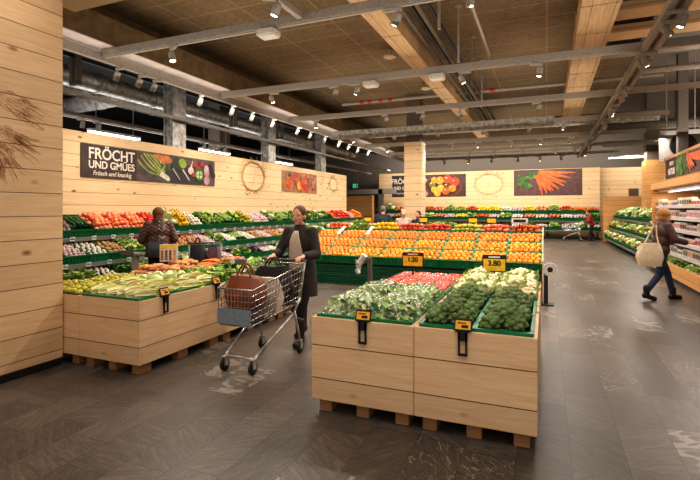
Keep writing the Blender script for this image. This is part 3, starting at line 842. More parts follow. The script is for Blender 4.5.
# ------------------------------------------------------------------ wooden display bins on pallets
def pallet(x0, y0, w, d, label):
    t = thing('pallet', label, 'pallet', (x0, y0, 0), 0, 'pallets under the wooden bins')
    for i in range(3):
        for j in range(3):
            cx = .05 + (w - .10) * i / 2; cy = .075 + (d - .15) * j / 2
            MB().bbox(cx - .05, cx + .05, cy - .072, cy + .072, .0, .094, .004).build('block', W_PALLET, t)
    for j in range(3):
        cy = .06 + (d - .12) * j / 2; MB().box(0, w, cy - .05, cy + .05, .094, .099).build('deck_board', W_PALLET, t)
    return t
BW, BD, BH0 = .807, 1.22, .10
def wooden_bin(x0, y0, label, BD=1.22, BH1=.725):
    t = thing('wooden_bin', label, 'display bin', (x0, y0, 0), 0, 'wooden display bins')
    W, D = BW - .004, BD - .004; th = .028
    MB().bbox(0, W, 0, th, BH0, BH1, .003).build('front_board', W_BIN, t)
    MB().bbox(0, W, D - th, D, BH0, BH1, .003).build('back_board', W_BIN, t)
    MB().bbox(0, th, th + .001, D - th - .001, BH0, BH1, .003).build('side_board', W_BIN, t)
    MB().bbox(W - th, W, th + .001, D - th - .001, BH0, BH1, .003).build('side_board', W_BIN, t)
    MB().box(th, W - th, th, D - th, BH1 - .14, BH1 - .12).build('inner_floor', W_PALLET, t)
    return t
CX0 = -1.66
CY_ = 3.19
rows = ['front', 'rear']
for r in range(2):
    for c in range(2):
        x0, y0 = CX0 + c * BW, CY_ + r * BD; nm = ['left', 'right'][c]
        pallet(x0 + .05, y0 + .04, BW - .1, BD - .08, f"wooden pallet under the {rows[r]} {nm} bin of the central bin block")
        what = [['bagged salad', 'broccoli'], ['red fruit punnets', 'cauliflower']][r][c]
        wooden_bin(x0, y0, f"pale spruce display bin holding {what}, {rows[r]} {nm} of the central block")
LX0 = -3.45 - 2 * BW
lw = [['chinese leaf heads', 'leafy greens', 'green lettuces'], ['yellow green apples', 'sweet potatoes', 'carrots']]
for r in range(3):
    for c in range(2):
        x0, y0 = LX0 + c * BW, 3.215 + r * BD; nm = ['left', 'right'][c]; rr = ['front', 'middle', 'rear'][r]
        pallet(x0 + .05, y0 + .04, BW - .1, (BD if r < 2 else .7) - .08, f"wooden pallet under the {rr} {nm} bin of the left bin block")
        wooden_bin(x0, y0, f"spruce display bin of {lw[1 - c][r]}, {rr} {nm} of the left bin block", BD if r < 2 else .7, .695)

def bin_crate(x0, col, row, me, zb, y00=3.2):
    """two crate columns and two crate rows in every bin"""
    c, s = divmod(col, 2); r, q = divmod(row, 2)
    x = x0 + c * BW + .03 + .186 + s * .374; y = y00 + r * BD + .03 + .29 + q * .58
    return T(x, y, zb) @ R(0, 'Z')
CR_B = crate_mesh(.364, .572, .12, M_GREEN, 'green_crate', False)
CR_D = crate_mesh(.364, .572, .11, M_DCRATE, 'dark_crate', False)
rn = random.Random(4)
def block_crate(x0, col, row, me, kind_pl, where, colname):
    M = bin_crate(x0, col, row, me, .625 if x0 > -3 else .595)
    crate(me, M, f"{'dark' if me is CR_D else 'green'} crate of {kind_pl}, {ordn(row + 1)} from front, {colname} column, {where}", f"crates in the {where}")
    return M
CN = ['far left', 'centre left', 'centre right', 'far right']
def cauli(M, label, group, i):
    t = bpy.data.objects.new('cauliflower', None); COL.objects.link(t); t.matrix_world = M; tag(t, label, 'cauliflower', group)
    put('curd', CAU[i % 2], t); put('leaves', CAUL[i % 2], t)
def salad(M, label, group, i):
    t = bpy.data.objects.new('salad_bag', None); COL.objects.link(t); t.matrix_world = M; tag(t, label, 'bagged salad', group)
    put('leaves', SAL[i % 3], t); put('film', FILM[i % 2], t)
def pun(M, label, group):
    t = bpy.data.objects.new('fruit_punnet', None); COL.objects.link(t); t.matrix_world = M; tag(t, label, 'punnet', group)
    for me, n in zip(PUN, ('tray', 'small_fruit', 'film')): put(n, me, t)
WB = 'central bins'
for col in range(4):
    for row in range(4):
        where = f"{ordn(row + 1)} crate from front, {CN[col]} column, central bins"
        if col >= 2:
            kp = 'broccoli' if row < 2 else 'cauliflowers'
            M = block_crate(CX0, col, row, CR_B, kp, WB, CN[col])
            if row < 2:
                fill(M, .315, .50, 'broccoli', .045, f"broccoli head in the {where}", f"broccoli, {where}", mound=.05, rnd=rn, scale=1.06)
                fill(M, .22, .40, 'broccoli', .125, f"broccoli head in the {where}", f"broccoli, {where}", mound=.02, rnd=rn, scale=.98)
            else:
                i = 0
                for a in range(2):
                    for b in range(3):
                        i += 1
                        Mx = M @ T(-.095 + a * .19, -.19 + b * .19, .14 + rn.uniform(0, .03)) @ R(rn.uniform(0, 6), 'Z') @ R(rn.uniform(-.4, .4), 'X') @ Matrix.Scale(1.08, 4)
                        cauli(Mx, f"cream cauliflower in the {where}", f"cauliflowers, {where}", i)
                if row == 2 or True:
                    for b in range(2):
                        cauli(M @ T(rn.uniform(-.03, .03), -.1 + b * .2, .22) @ R(rn.uniform(0, 6), 'Z'), f"cream cauliflower in the {where}", f"cauliflowers, {where}", b)
        else:
            kp = 'bagged salad' if row < 2 else 'small red fruit'
            M = block_crate(CX0, col, row, CR_B, kp, WB, CN[col])
            if row < 2 or False:
                i = 0
                for l in range(2):
                    for a in range(2):
                        for b in range(3 - (l if False else 0)):
                            i += 1
                            Mx = M @ T(-.08 + a * .16 + rn.uniform(-.01, .01), -.145 + b * .155 + rn.uniform(-.015, .015), .095 + l * .085) @ R(rn.uniform(0, 6), 'Z') @ R(rn.uniform(-.25, .25), 'X')
                            if l == 1: Mx = M @ T(-.07 + a * .14, -.11 + b * .145, .165) @ R(rn.uniform(0, 6), 'Z') @ R(rn.uniform(-.35, .35), 'X')
                            salad(Mx, f"clear salad bag in the {where}", f"bagged salads, {where}", i)
            else:
                for l in range(2):
                    for a in range(2):
                        for b in range(4):
                            Mx = M @ T(-.092 + a * .184, -.2 + b * .133, .045 + l * .06) @ R(rn.uniform(-.08, .08), 'Z')
                            if l == 0 and b not in (0, 3): continue
                            pun(Mx, f"punnet of red fruit in the {where}", f"red fruit punnets, {where}")
# left block
WL = 'left bins'
LK = {0: ['apple', 'apple', 'sweet_potato', 'sweet_potato', 'carrot', 'carrot'], 1: ['apple', 'apple', 'sweet_potato', 'carrot', 'sweet_potato', 'carrot'],
      2: ['chinese_leaf', 'cabbage', 'lettuce', 'dark_lettuce', 'lettuce', 'dark_lettuce'], 3: ['chinese_leaf', 'chinese_leaf', 'lettuce', 'lettuce', 'dark_lettuce', 'lettuce']}
for col in range(4):
    for row in range(5):
        kind = LK[col][row]; dark = kind in ('apple', 'sweet_potato')
        M = block_crate(LX0, col, row, CR_D if dark else CR_B, P[kind]['pl'], WL, CN[col])
        lab = f"{P[kind]['w']} in the {ordn(row + 1)} crate from front, {CN[col]} column, left bins"; gr = f"{P[kind]['pl']}, {ordn(row + 1)} crate, {CN[col]} column of the left bins"
        if kind == 'chinese_leaf':
            for a in range(3):
                for b in range(2):
                    place(kind, M @ T(-.115 + a * .115, -.12 + b * .25 + rn.uniform(-.01, .02), .115 + .03 * b + (.02 if a == 1 else 0)) @ R(rn.uniform(-.15, .15) - .42, 'Z') @ R(rn.uniform(-2, 2), 'Y') @ Matrix.Scale(.72, 4), lab, gr)
        else:
            fill(M, .34, .54, kind, .05, lab, gr, mound=.05, layers=2 if kind in ('carrot', 'sweet_potato') else 1, rnd=rn, scale=1.05)

# clip-on price holders on the bin fronts and bigger yellow price boards
def clip(M, label):
    t = bpy.data.objects.new('price_clip', None); COL.objects.link(t); t.matrix_world = M; tag(t, label, 'price holder', 'price clips on bin edges')
    h = MB(); h.box(-.045, .045, -.02, .05, .0, .014).box(-.03, -.018, -.022, -.008, -.15, 0).box(.018, .03, -.022, -.008, -.15, 0).box(-.03, .03, -.022, -.008, -.16, -.145).box(-.03, .03, -.022, -.006, -.06, -.0)
    h.box(-.058, .058, -.012, -.004, .0, .085, R(-.35, 'X')).build('holder', M_BLACK, t)
    MB().box(-.05, .05, -.016, -.0125, .012, .07, R(-.35, 'X')).build('price_card', M_ORCARD, t, label='orange price card')
    MB().box(-.035, .02, -.0175, -.0163, .05, .058, R(-.35, 'X')).box(-.01, .035, -.0175, -.0163, .022, .042, R(-.35, 'X')).build('print', M_TXTD, t)
clip(T(-1.235, 3.19, .725), 'black price clip with orange card in front of the bagged salad')
clip(T(-.515, 3.19, .725), 'black price clip with orange card in front of the broccoli')
clip(T(-3.45, 3.52, .695) @ R(PI / 2, 'Z'), 'black price clip beside the chinese leaf heads, nearer of two on the left bins')
clip(T(-3.45, 4.30, .695) @ R(PI / 2, 'Z'), 'black price clip beside the leafy greens, farther of two on the left bins')
def price_board(x, y, z, w, h, txt, label):
    t = thing('price_board', label, 'price sign', (x, y, 0), math.radians(6))
    MB().bbox(-w / 2, w / 2, -.012, .012, z, z + h, .006).build('frame', M_BLACK, t)
    MB().box(-w / 2 + .012, w / 2 - .012, -.0165, -.0122, z + .012, z + h * .76).build('yellow_card', M_YELLOW, t)
    MB().box(-w * .24, w * .24, -.0165, -.0122, z + h * .83, z + h * .92).build('header_print', M_TAG, t)
    text('price', txt, h * .42, T(0, -.018, z + h * .5) @ R(PI / 2, 'X'), M_TXTD, t, off=.003)
    MB().tube((0, 0, .60), (0, 0, z), .011, .011, 8).build('pole', M_BLACK, t)
price_board(-1.43, 5.3, .875, .25, .17, '1.20', 'yellow price board on a pole above the red fruit punnets')
price_board(-.52, 5.3, .865, .25, .185, '3.80', 'yellow price board on a pole above the cauliflowers')

def small_yellow(x, y, z, i, lab):
    t = thing('price_board', lab, 'price sign', (x, y, z), 0, 'small yellow price boards')
    MB().bbox(-.10, .10, -.01, .01, 0, .13, .005).build('frame', M_BLACK, t); MB().box(-.09, .09, -.014, -.0102, .01, .10).build('yellow_card', M_YELLOW, t)
    MB().tube((0, .0, -.3), (0, 0, 0), .012, .012, 6).build('pole', M_BLACK, t)
for i, (x, y, z) in enumerate(((-4.0, 10.65, 1.24), (-2.62, 10.65, 1.24), (-1.5, 10.65, 1.24), (-1.1, 10.65, 1.24))):
    small_yellow(x, y, z, i, f"small yellow price board on top of the citrus island, {ordn(i + 1)} from the left")
t = thing('price_board', 'white price board on a pole at the right end of the citrus island top', 'price sign', (-.5, 10.2, 1.2)); MB().bbox(-.16, .16, -.01, .01, .05, .16, .005).build('card', M_TAG, t); MB().tube((0, 0, -.05), (0, 0, .05), .01, .01, 6).build('pole', M_BLACK, t)
MB().box(-.12, .12, -.014, -.0105, .075, .135).build('print', M_TXTD, t)
# ------------------------------------------------------------------ signs
def basis(o, ex, ey, ez):
    M = Matrix.Identity(4)
    for i, v in enumerate((ex, ey, ez)):
        for j in range(3): M[j][i] = v[j]
    for j in range(3): M[j][3] = o[j]
    return M
FX = lambda x, y, z: basis((x, y, z), (0, 1, 0), (0, 0, 1), (1, 0, 0))       # faces +X
FY = lambda x, y, z: basis((x, y, z), (1, 0, 0), (0, 0, 1), (0, -1, 0))      # faces -Y
FN = lambda x, y, z: basis((x, y, z), (0, -1, 0), (0, 0, 1), (-1, 0, 0))     # faces -X
M_CHALK = mat('chalkboard', (58, 46, 44), .8, c2=(78, 64, 60), nscale=4)
M_CHALKW = mat('chalk_lettering', (238, 226, 212), .8, c2=(214, 200, 186), nscale=20)
sc_ = {}
def flat(c, c2=None):
    k = (c, c2)
    if k not in sc_: sc_[k] = mat('printed_colour', c, .55, c2=c2 or tuple(v * .75 for v in c), nscale=7)
    return sc_[k]
class Sign:
    def __init__(s, label, M, w, h, bg):
        s.t = bpy.data.objects.new('produce_sign', None); COL.objects.link(s.t); s.t.matrix_world = M; tag(s.t, label, 'sign')
        s.w, s.h = w, h; s.z = .020
        MB().box(0, w, 0, h, 0, .02).build('board', bg, s.t)
        s.groups = {}
    def pic(s, x0, x1, bg): MB().box(x0, x1, 0, s.h, .0202, .0225).build('photo_print', bg, s.t); s.z = .023
    def mb(s, name, c, c2=None):
        k = (name, c, c2)
        if k not in s.groups: s.groups[k] = MB()
        return s.groups[k]
    def disc(s, name, c, x, y, rx, ry=None, rot=0., c2=None, n=22):
        ry = ry or rx; ca, sa = math.cos(rot), math.sin(rot)
        pts = [(x + rx * math.cos(2 * PI * i / n) * ca - ry * math.sin(2 * PI * i / n) * sa, y + rx * math.cos(2 * PI * i / n) * sa + ry * math.sin(2 * PI * i / n) * ca) for i in range(n)]
        pts = [(min(max(a, .0), s.w), min(max(b, .0), s.h)) for a, b in pts]
        s.mb(name, c, c2).poly(pts, s.z - .002, s.z); s.z += .0004
    def blade(s, name, c, p, q, w0, w1, bend=0., c2=None, n=6):
        p = Vector(p); q = Vector(q); d = q - p; nn = Vector((-d.y, d.x)).normalized(); L_, R_ = [], []
        for i in range(n + 1):
            t_ = i / n; cc = p + d * t_ + nn * bend * math.sin(PI * t_); w = (w0 + (w1 - w0) * t_) / 2
            if i == n: w *= .5
            L_.append(cc + nn * w); R_.append(cc - nn * w)
        pts = [(min(max(a.x, 0), s.w), min(max(a.y, 0), s.h)) for a in L_ + R_[::-1]]
        s.mb(name, c, c2).poly(pts, s.z - .002, s.z); s.z += .0004
    def done(s):
        for (n, c, c2), mb in s.groups.items(): mb.build(n, flat(c, c2), s.t)
    def words(s, lines):
        for (tx, size, x, y, off, sh) in lines: text('lettering', tx, size, T(x, y, .0215), M_CHALKW, s.t, off=off, shear=sh, sx=.92)

# Fröcht und Gmües sign
s = Sign('long dark chalk sign with lettering and vegetable picture on the left wall', FX(-8, 6.07, 2.15), 3.8, .64, M_CHALK)
s.words([('FRÖCHT', .30, .69, .46, .005, 0), ('UND GMÜES', .205, .69, .25, .004, 0), ('Frösch und knackig', .125, .69, .09, .001, .25)])
s.pic(1.28, 3.8, flat((96, 78, 70), (62, 50, 48)))
rr = random.Random(2)
s.disc('dark_slate', (52, 46, 46), 2.75, .2, .75, .25)
for i in range(7): s.blade('leek_green', (150 + 8 * i, 172 + 5 * i, 88), (1.30 + .085 * i, .60 - .0 * i if i > 1 else .45 + .1 * i), (1.96 + .022 * i, .16 + .014 * i), .035, .045, .09 * (i - 3) / 3)
s.blade('leek_white', (236, 232, 214), (1.94, .20), (2.22, .07), .13, .10)
for i in range(6): s.blade('carrot_print', (222, 116 + 6 * i, 74), (1.80 + .07 * i, .60), (2.08 + .05 * i, .42 + .01 * i), .075, .03)
for i in range(14): s.disc('herb_print', (66, 92, 46), 1.95 + rr.random() * .4, .28 + rr.random() * .12, .045, .025, rr.random() * 3)
s.disc('dark_green_vegetable', (40, 54, 36), 2.42, .46, .16, .12, .6); s.disc('lime_print', (146, 170, 52), 2.62, .48, .13, .11, -.4); s.disc('dark_green_vegetable', (48, 56, 34), 2.56, .34, .15, .05, -.5)
for x in (2.3, 2.62): s.blade('knife_print', (186, 180, 180), (x, .34), (x + .24, .08), .045, .03)
s.disc('garlic_print', (232, 192, 190), 2.9, .33, .10, .09); s.blade('garlic_print', (236, 206, 200), (2.9, .38), (2.96, .58), .07, .02)
for x, y in ((3.05, .5), (3.0, .24), (3.15, .42), (3.3, .52)): s.disc('red_vegetable', (170, 52, 48), x, y, .08, .06, .5)
s.disc('pepper_ring', (70, 116, 48), 3.2, .25, .17, .16); s.disc('pepper_flesh', (206, 214, 150), 3.2, .25, .11, .10)
for i in range(4): s.blade('pepper_ring', (70, 116, 48), (3.2, .25), (3.2 + .1 * math.cos(i * 1.6), .25 + .1 * math.sin(i * 1.6)), .02, .03)
s.disc('onion_print', (204, 160, 162), 3.46, .36, .10, .16, .1); s.disc('onion_print', (196, 146, 152), 3.46, .12, .11, .12); s.blade('dark_slate', (44, 38, 40), (3.6, .55), (3.78, .2), .1, .14)
s.done()
# tomato picture
s = Sign('small picture sign of red tomatoes and peppers high on the left wall', FX(-8, 13.25, 2.14), 2.5, .69, flat((196, 150, 112), (150, 104, 76)))
s.pic(.0, 2.5, flat((178, 128, 96), (120, 76, 58))); rr = random.Random(9)
for i in range(20):
    x = .15 + rr.random() * 1.6; y = .1 + rr.random() * .48; s.disc('tomato_print', (214, 52 + rr.randrange(70), 34), x, y, .13, .12)
    if i % 2: s.disc('tomato_shine', (246, 190, 150), x - .03, y + .05, .03, .02)
s.disc('green_top', (60, 96, 40), .45, .55, .12, .06); s.disc('tomato_shine', (246, 180, 60), 1.1, .22, .12, .14)
for i in range(16): s.disc('spice_print', (150, 60, 40), 1.75 + rr.random() * .65, .1 + rr.random() * .5, .06, .03, rr.random() * 3)
s.done()
# back wall bowl sign
s = Sign('dark chalk sign with fruit bowl picture on the back wall behind the wooden column', FY(-8.71, 27.4, 2.28), 4.45, 1.3, M_CHALK)
s.words([('FRÖCHT', .42, .72, .92, .007, 0), ('UND GMÜES', .28, .74, .52, .005, 0), ('Frösch und knackig', .15, .74, .22, .002, .25)])
s.pic(1.5, 4.45, flat((84, 54, 50), (58, 38, 40)))
s.disc('pale_cloth', (196, 170, 176), 1.95, .55, .4, .6)
s.disc('bowl_print', (120, 62, 36), 3.15, .62, 1.1, .78, c2=(88, 44, 28)); s.disc('bowl_inside', (80, 42, 28), 3.15, .66, .95, .66)
for (x, y, r, c) in ((2.5, .72, .2, (120, 140, 50)), (2.62, .98, .2, (238, 170, 40)), (2.95, .95, .24, (244, 170, 50)), (3.4, 1.02, .26, (226, 84, 40)), (3.8, .85, .28, (230, 74, 36)), (2.62, .42, .2, (220, 190, 60)),
                     (3.0, .5, .22, (236, 196, 70)), (3.35, .62, .16, (110, 92, 40)), (3.68, .48, .22, (240, 150, 44)), (3.3, .32, .22, (232, 110, 50)), (2.8, .2, .2, (236, 186, 50))):
    s.disc('fruit_print', c, x, y, r, r * .95); s.disc('fruit_shine', (252, 226, 160), x - .06, y + .08, .05, .04)
s.done()
# carrots sign
s = Sign('wide picture sign of a carrot bunch on the back wall', FY(-1.64, 27.4, 2.29), 3.4, 1.4, flat((96, 62, 58), (70, 46, 46)))
s.pic(0, 3.4, flat((104, 70, 66), (72, 48, 50))); rr = random.Random(8)
for i in range(34): s.disc('carrot_leaf', (50 + rr.randrange(50), 84 + rr.randrange(60), 44), .2 + rr.random() * .65, .42 + rr.random() * .75, .13, .08, rr.random() * 3)
for i in range(10): s.blade('carrot_leaf_stem', (130, 160, 72), (.6 + rr.random() * .4, .9 + rr.random() * .35), (1.3, 1.02), .04, .03)
for i in range(12): s.disc('carrot_leaf', (64, 104, 50), .75 + rr.random() * .5, .95 + rr.random() * .3, .12, .06, rr.random() * 3)
for i in range(9):
    a = -1.35 + i * .165; L = 1.05 + .62 * max(0, (i - 2) / 6) ; p = (1.22 + .05 * (i % 3), 1.02 + .028 * i)
    q = (min(3.1, p[0] + L * math.cos(a) * 1.05), max(.03, p[1] + L * math.sin(a))); s.blade('carrot_print', (240, 104 + 8 * (i % 3), 40), p, q, .27, .06, .03 * (i % 2))
    s.blade('carrot_shine', (250, 160, 96), (p[0] + .1 * math.cos(a), p[1] + .1 * math.sin(a) + .02), (p[0] + .6 * (q[0] - p[0]), p[1] + .6 * (q[1] - p[1]) + .02), .03, .02)
s.done()
# cooler header sign
s = Sign('dark sign with carrot bunch picture above the open cooler', FN(2.72, 13.5, 2.27), 5.0, .46, M_CHALK)
s.words([('FRISCH', .13, .55, .34, .004, 0), ('NATUR', .2, .55, .15, .008, 0)])
s.pic(1.0, 5.0, flat((92, 60, 52), (66, 44, 42))); rr = random.Random(12)
for i in range(60): s.disc('carrot_leaf', (60 + rr.randrange(50), 100 + rr.randrange(60), 40), 1.1 + rr.random() * .9, .05 + rr.random() * .38, .12, .045, rr.random() * 3)
for i in range(8): s.blade('carrot_print', (240, 96 + 9 * (i % 3), 44), (1.95, .42 - .012 * i), (2.5 + .28 * i if i > 2 else 2.2 + .15 * i, .03 + .045 * i), .14, .05)
s.done()

# ------------------------------------------------------------------ wooden column, steel columns, partitions
struct('column_wood', MB().bbox(-4.06, -3.52, 14, 14.54, 0, 3.62, .01), W_WALL)
struct('column_wood_head', MB().box(-4.0, -3.58, 14.06, 14.48, 3.62, 5.1), M_GREYC)
struct('column_grey', MB().box(3.60, 4.5, 21.1, 21.7, 3.42, 6.3), M_GREYC)
struct('column_grey_cladding', MB().box(3.54, 4.58, 21, 21.8, 0, 3.44), W_WARM)
struct('column_post', MB().box(3.72, 3.98, 17, 17.25, 0, 6.3), M_GREYC)
for i, (y, x) in enumerate(((9.05, -8.6), (13.4, -8.6), (17.4, -8.6))):
    struct('column_steel', MB().box(x - .26, x, y, y + .45, 0, 5.5).box(x - .28, x - .24, y - .03, y + .48, 0, 5.5).box(x - .02, x + .02, y - .03, y + .01, 0, 5.5), M_ALU)
struct('column_steel', MB().box(-11.2, -10.7, 13.5, 14.1, 0, 5.5), M_GREYC)
struct('partition_recess', MB().box(-10.3, -8.77, 24, 24.12, 0, 2.27).box(-8.87, -8.72, 23.9, 24.2, 0, 2.3), W_WARM)
struct('partition_right', MB().bbox(2.5, 4.05, 25, 25.12, 0, 2.15, .01), W_WARM)
struct('trim_4', MB().box(4.2, 4.4, 25.3, 25.8, 0, 3.3), W_WALL)
o = MB().bbox(3.55, 3.95, 25.02, 25.1, 2.152, 2.5, .01).build('notice_board', mat('grey_brown_board', (120, 98, 80), .7)); tag(o, 'small grey brown notice board standing on the warm wood partition', 'notice board')

t = thing('exit_sign', 'small green emergency exit sign on the dark wall over the recess', 'exit sign', (-12.2, 30.0, 3.0))
MB().box(-.19, .19, .0, .06, 0, .3).build('casing', M_WHITE, t)
MB().box(-.18, .18, -.006, 0, .02, .28).build('face', emis('exit_green', (40, 190, 130), 1.2), t)
r = MB(); r.box(.04, .16, -.01, -.006, .05, .25).box(-.12, .0, -.01, -.006, .13, .17).poly([(-.16, .15), (-.09, .22), (-.09, .08)], .006, .01, R(PI / 2, 'X')).build('pictogram', M_TAG, t)
[MB().tube((q, .03, .3), (q, .03, 2.65), .012, .012, 6).build('hanger', M_TRACK, t) for q in (-.15, .15)]

# ------------------------------------------------------------------ cooler
CY0, CY1 = 7.6, 14.2; CX = 2.47
t = thing('open_cooler', 'wood framed open cooler with five lit shelves along the right wall', 'refrigerated shelf', (CX, CY0, 0))
L = CY1 - CY0
MB().box(.05, 1.2, .05, L - .05, 0, .09).build('plinth', M_BLACK, t)
MB().bbox(0, .06, 0, L, .09, .36, .008).build('base_board', W_WARM, t)
MB().box(.06, 1.18, .03, L - .06, .09, .30).build('base_tray', M_GREYC, t)
MB().box(.061, .5, .03, L - .06, .33, .345, R(0, 'X')).build('deck', mat('pale_deck', (206, 178, 146), .35), t)
MB().box(1.14, 1.2, .03, L - .06, .3, 2.1).build('back_panel', mat('cooler_back', (96, 84, 80), .5), t)
MB().bbox(.06, 1.22, L - .06, L, .0, 2.03, .008).build('end_panel', W_WARM, t)
MB().bbox(.06, 1.22, 0, .06, 0, 2.03, .008).build('end_panel', W_WARM, t)
MB().bbox(.04, 1.22, 0, L, 2.035, 2.22, .008).build('top_frame', W_WARM, t)
MB().box(.16, 1.1, .07, L - .07, 1.995, 2.03).build('canopy', mat('canopy_white', (214, 206, 206), .4), t)
MB().box(.4, .46, .1, L - .1, 1.97, 1.99).build('added_glow_strip', emis('added_cooler_glow', (255, 244, 236), 1.5), t)  # added glowing strip, not a fitting of the cooler
SH = [(.20, .53), (.17, .81), (.15, 1.09), (.15, 1.35), (.15, 1.61)]
MF = mat('pale_shelf_front', (208, 202, 206), .4)
for (v, z) in SH:
    sh = MB().box(v, .95, .07, L - .07, z - .02, z).build('shelf', MF, t)
    MB().box(v - .016, v - .002, .07, L - .07, z - .045, z + .015).build('price_rail', MF, sh)
MB().bbox(.28, .34, 0, L, 2.23, 2.30, .006).bbox(.22, .34, -.0, L - .55, 2.73, 2.80, .006).bbox(.22, .34, L - .62, L - .55, 2.23, 2.80, .006).build('sign_frame', W_WARM, t)
pcol = [((236, 232, 228), (196, 60, 60)), ((240, 236, 226), (70, 120, 60)), ((232, 226, 220), (214, 150, 60)), ((222, 214, 208), (120, 80, 110)), ((240, 238, 236), (226, 120, 130)), ((214, 200, 180), (90, 60, 50))]
PK = []
for i, (a, b) in enumerate(pcol):
    for hgt in (.13, .18):
        m = MB(); m.bbox(-.055, .055, -.08, .08, 0, hgt, .008); m.m(1).box(-.057, -.055, -.06, .06, hgt * .25, hgt * .7).box(-.04, .04, -.06, .06, hgt, hgt + .001)
        PK.append(m.mesh('food_pack', [mat('pack_pale', a, .35), mat('pack_print', b, .4)]))
rp = random.Random(31)
sn = ['lowest', 'second', 'third', 'fourth', 'top']
for si, (v, z) in enumerate(SH):
    y = 10.0; k = 0; idx = 0
    run = rp.randrange(len(PK)); left = rp.randint(2, 4)
    while y < CY1 - .12:
        if left == 0: run = rp.randrange(len(PK)); left = rp.randint(2, 4)
        left -= 1; idx += 1
        o = put('food_pack', PK[run]); o.matrix_world = T(CX + v + .09, y, z + .001) @ R(rp.uniform(-.08, .08), 'Z')
        far = 0
        tag(o, f"food pack, {ordn(min(idx, 40))} along the {sn[si]} cooler shelf from the right", 'food pack', f"packs on the {sn[si]} cooler shelf")
        y += rp.uniform(.165, .19)
# deck produce in the cooler
for i in range(16):
    y = 9.6 + i * .28; kind = ['mushroom', 'lettuce', 'dark_lettuce', 'lettuce'][i // 3 % 4]
    for j in range(2):
        place(kind, T(CX + .13 + .17 * j, y, .40) @ R(i, 'Z') @ Matrix.Scale(.95 if kind != 'mushroom' else 1.6, 4), f"{P[kind]['w']} lying on the low deck of the cooler, {['front', 'rear'][j]} row", f"{P[kind]['pl']} on the cooler deck, {['front', 'rear'][j]} row")

# ------------------------------------------------------------------ ceiling rails, ducts, pipes
TY = [5.53, 8.55, 11.65, 14.65, 17.7, 20.7, 23.7]
for i, y in enumerate(TY):
    t = MB().bbox(-6.72, 3.0 if i else 1.6, y - .05, y + .05, 4.05, 4.17, .008).box(-6.7, 1.6, y - .02, y + .02, 4.035, 4.05).build('light_track', M_TRACK)
    tag(t, f"grey ceiling light rail running across the shop, {ordn(i + 1)} from the front", 'light rail', 'ceiling light rails')
    for x in (-5.5, -2.9, .2):
        pass
t = MB().bbox(-6.84, -6.74, 3.6, 25, 4.0, 4.135, .008).build('light_track', M_TRACK); tag(t, 'long grey light rail under the brown beam along the left side', 'light rail')
t = MB().bbox(1.38, 1.46, 3.6, 25, 4.02, 4.12, .006).bbox(1.54, 1.62, 3.6, 25, 4.02, 4.12, .006).box(1.46, 1.54, 3.6, 25, 4.10, 4.12).build('light_track', M_TRACK); tag(t, 'long double grey light rail over the right hand aisle', 'light rail')
t = MB().bbox(-3.05, -2.97, 3.6, 5.45, 4.07, 4.15, .006).build('light_track', M_TRACK); tag(t, 'short grey light rail running forward from the first cross rail', 'light rail')
t = MB().bbox(-.98, -.94, 1, 9, 4.4, 4.44, .006).build('light_track', M_TRACK); tag(t, 'thin grey ceiling rail above the central bins', 'light rail')

def duct(x0, x1, y0, y1, z0, z1, label, m=W_DUCT, ribs=True):
    t = thing('duct', label, 'duct', (0, 0, 0))
    MB().box(x0, x1, y0, y1, z0, z1).build('casing', m, t)
    y = y0 + .6; fm = MB().box(x0 - .012, x1 + .012, 0, .03, z0 - .012, z1 + .012).mesh('flange', [m])
    while y < y1:
        put('flange', fm, t, (0, y, 0)); y += 1.2
    for y in (y0 + 1.5, (y0 + y1) / 2, y1 - 1.5):
        for x in (x0 + .03, x1 - .03): MB().tube((x, y, z1), (x, y, 5.1), .008, .008, 6).build('hanger', M_TRACK, t)
duct(.46, .97, 2, 16.7, 4.42, 4.72, 'wide pale timber coloured duct along the ceiling on the right')
duct(-2.52, -2.19, 2, 20, 4.42, 4.66, 'narrow pale timber coloured duct along the ceiling in the middle')
def pipe(pts, r, m, label, name='pipe', cat='pipe', n=14):
    t = thing(name, label, cat, (0, 0, 0)); MB().path(pts, r, n).build('tube', m, t, True)
    for a, c in zip(pts[:-1], pts[1:]):
        a = Vector(a); c = Vector(c); k = max(1, int((c - a).length / 1.6)); d = (c - a).normalized()
        for i in range(k):
            p = a + (c - a) * ((i + .5) / k); MB().tube(p - d * .03, p + d * .03, r * 1.12, r * 1.12, n).build('joint', m, t, True)
    return t
for i in range(4): pipe([(-2.05 + .13 * i, 2, 4.62 + .06 * (i % 2)), (-2.05 + .13 * i, 19, 4.62 + .06 * (i % 2))], .035, M_BLACK if i % 2 else M_GREYC, f"dark service pipe beside the middle duct, {ordn(i + 1)} from the left", n=8)
for i, (y, x) in enumerate(((5.0, -1.45), (6.6, -1.4), (8.2, -1.4), (9.8, -1.4), (11.4, -1.4), (6.0, -.9))):
    o = MB().tube((x, y, 4.1), (x, y, 5.1), .022, .022, 8).tube((x, y, 5.06), (x, y, 5.1), .06, .06, 8).build('hanger_rod', M_TRACK); tag(o, f"grey vertical hanger rod near the middle duct, {ordn(i + 1)} of the row", 'hanger rod', 'grey hanger rods')
red = mat('red_orange_pipe_collar', (206, 84, 44), .5)
t = pipe([(-5.8, 13.2, 4.78), (2.6, 13.2, 4.78)], .05, M_TRACK, 'sprinkler pipe with red collars crossing under the ceiling')
for x in (-5.2, -4.95, -4.6, -4.3, -1.9, -1.4): MB().tube((x, 13.2, 4.78), (x + .12, 13.2, 4.78), .062, .062, 12).build('collar', red, t, label='red orange collar')
pipe([(-6.3, 16.9, 4.45), (3.2, 16.9, 4.45)], .17, M_ALU, 'round silver duct crossing the ceiling behind the wide timber duct', 'duct', 'duct', 18)
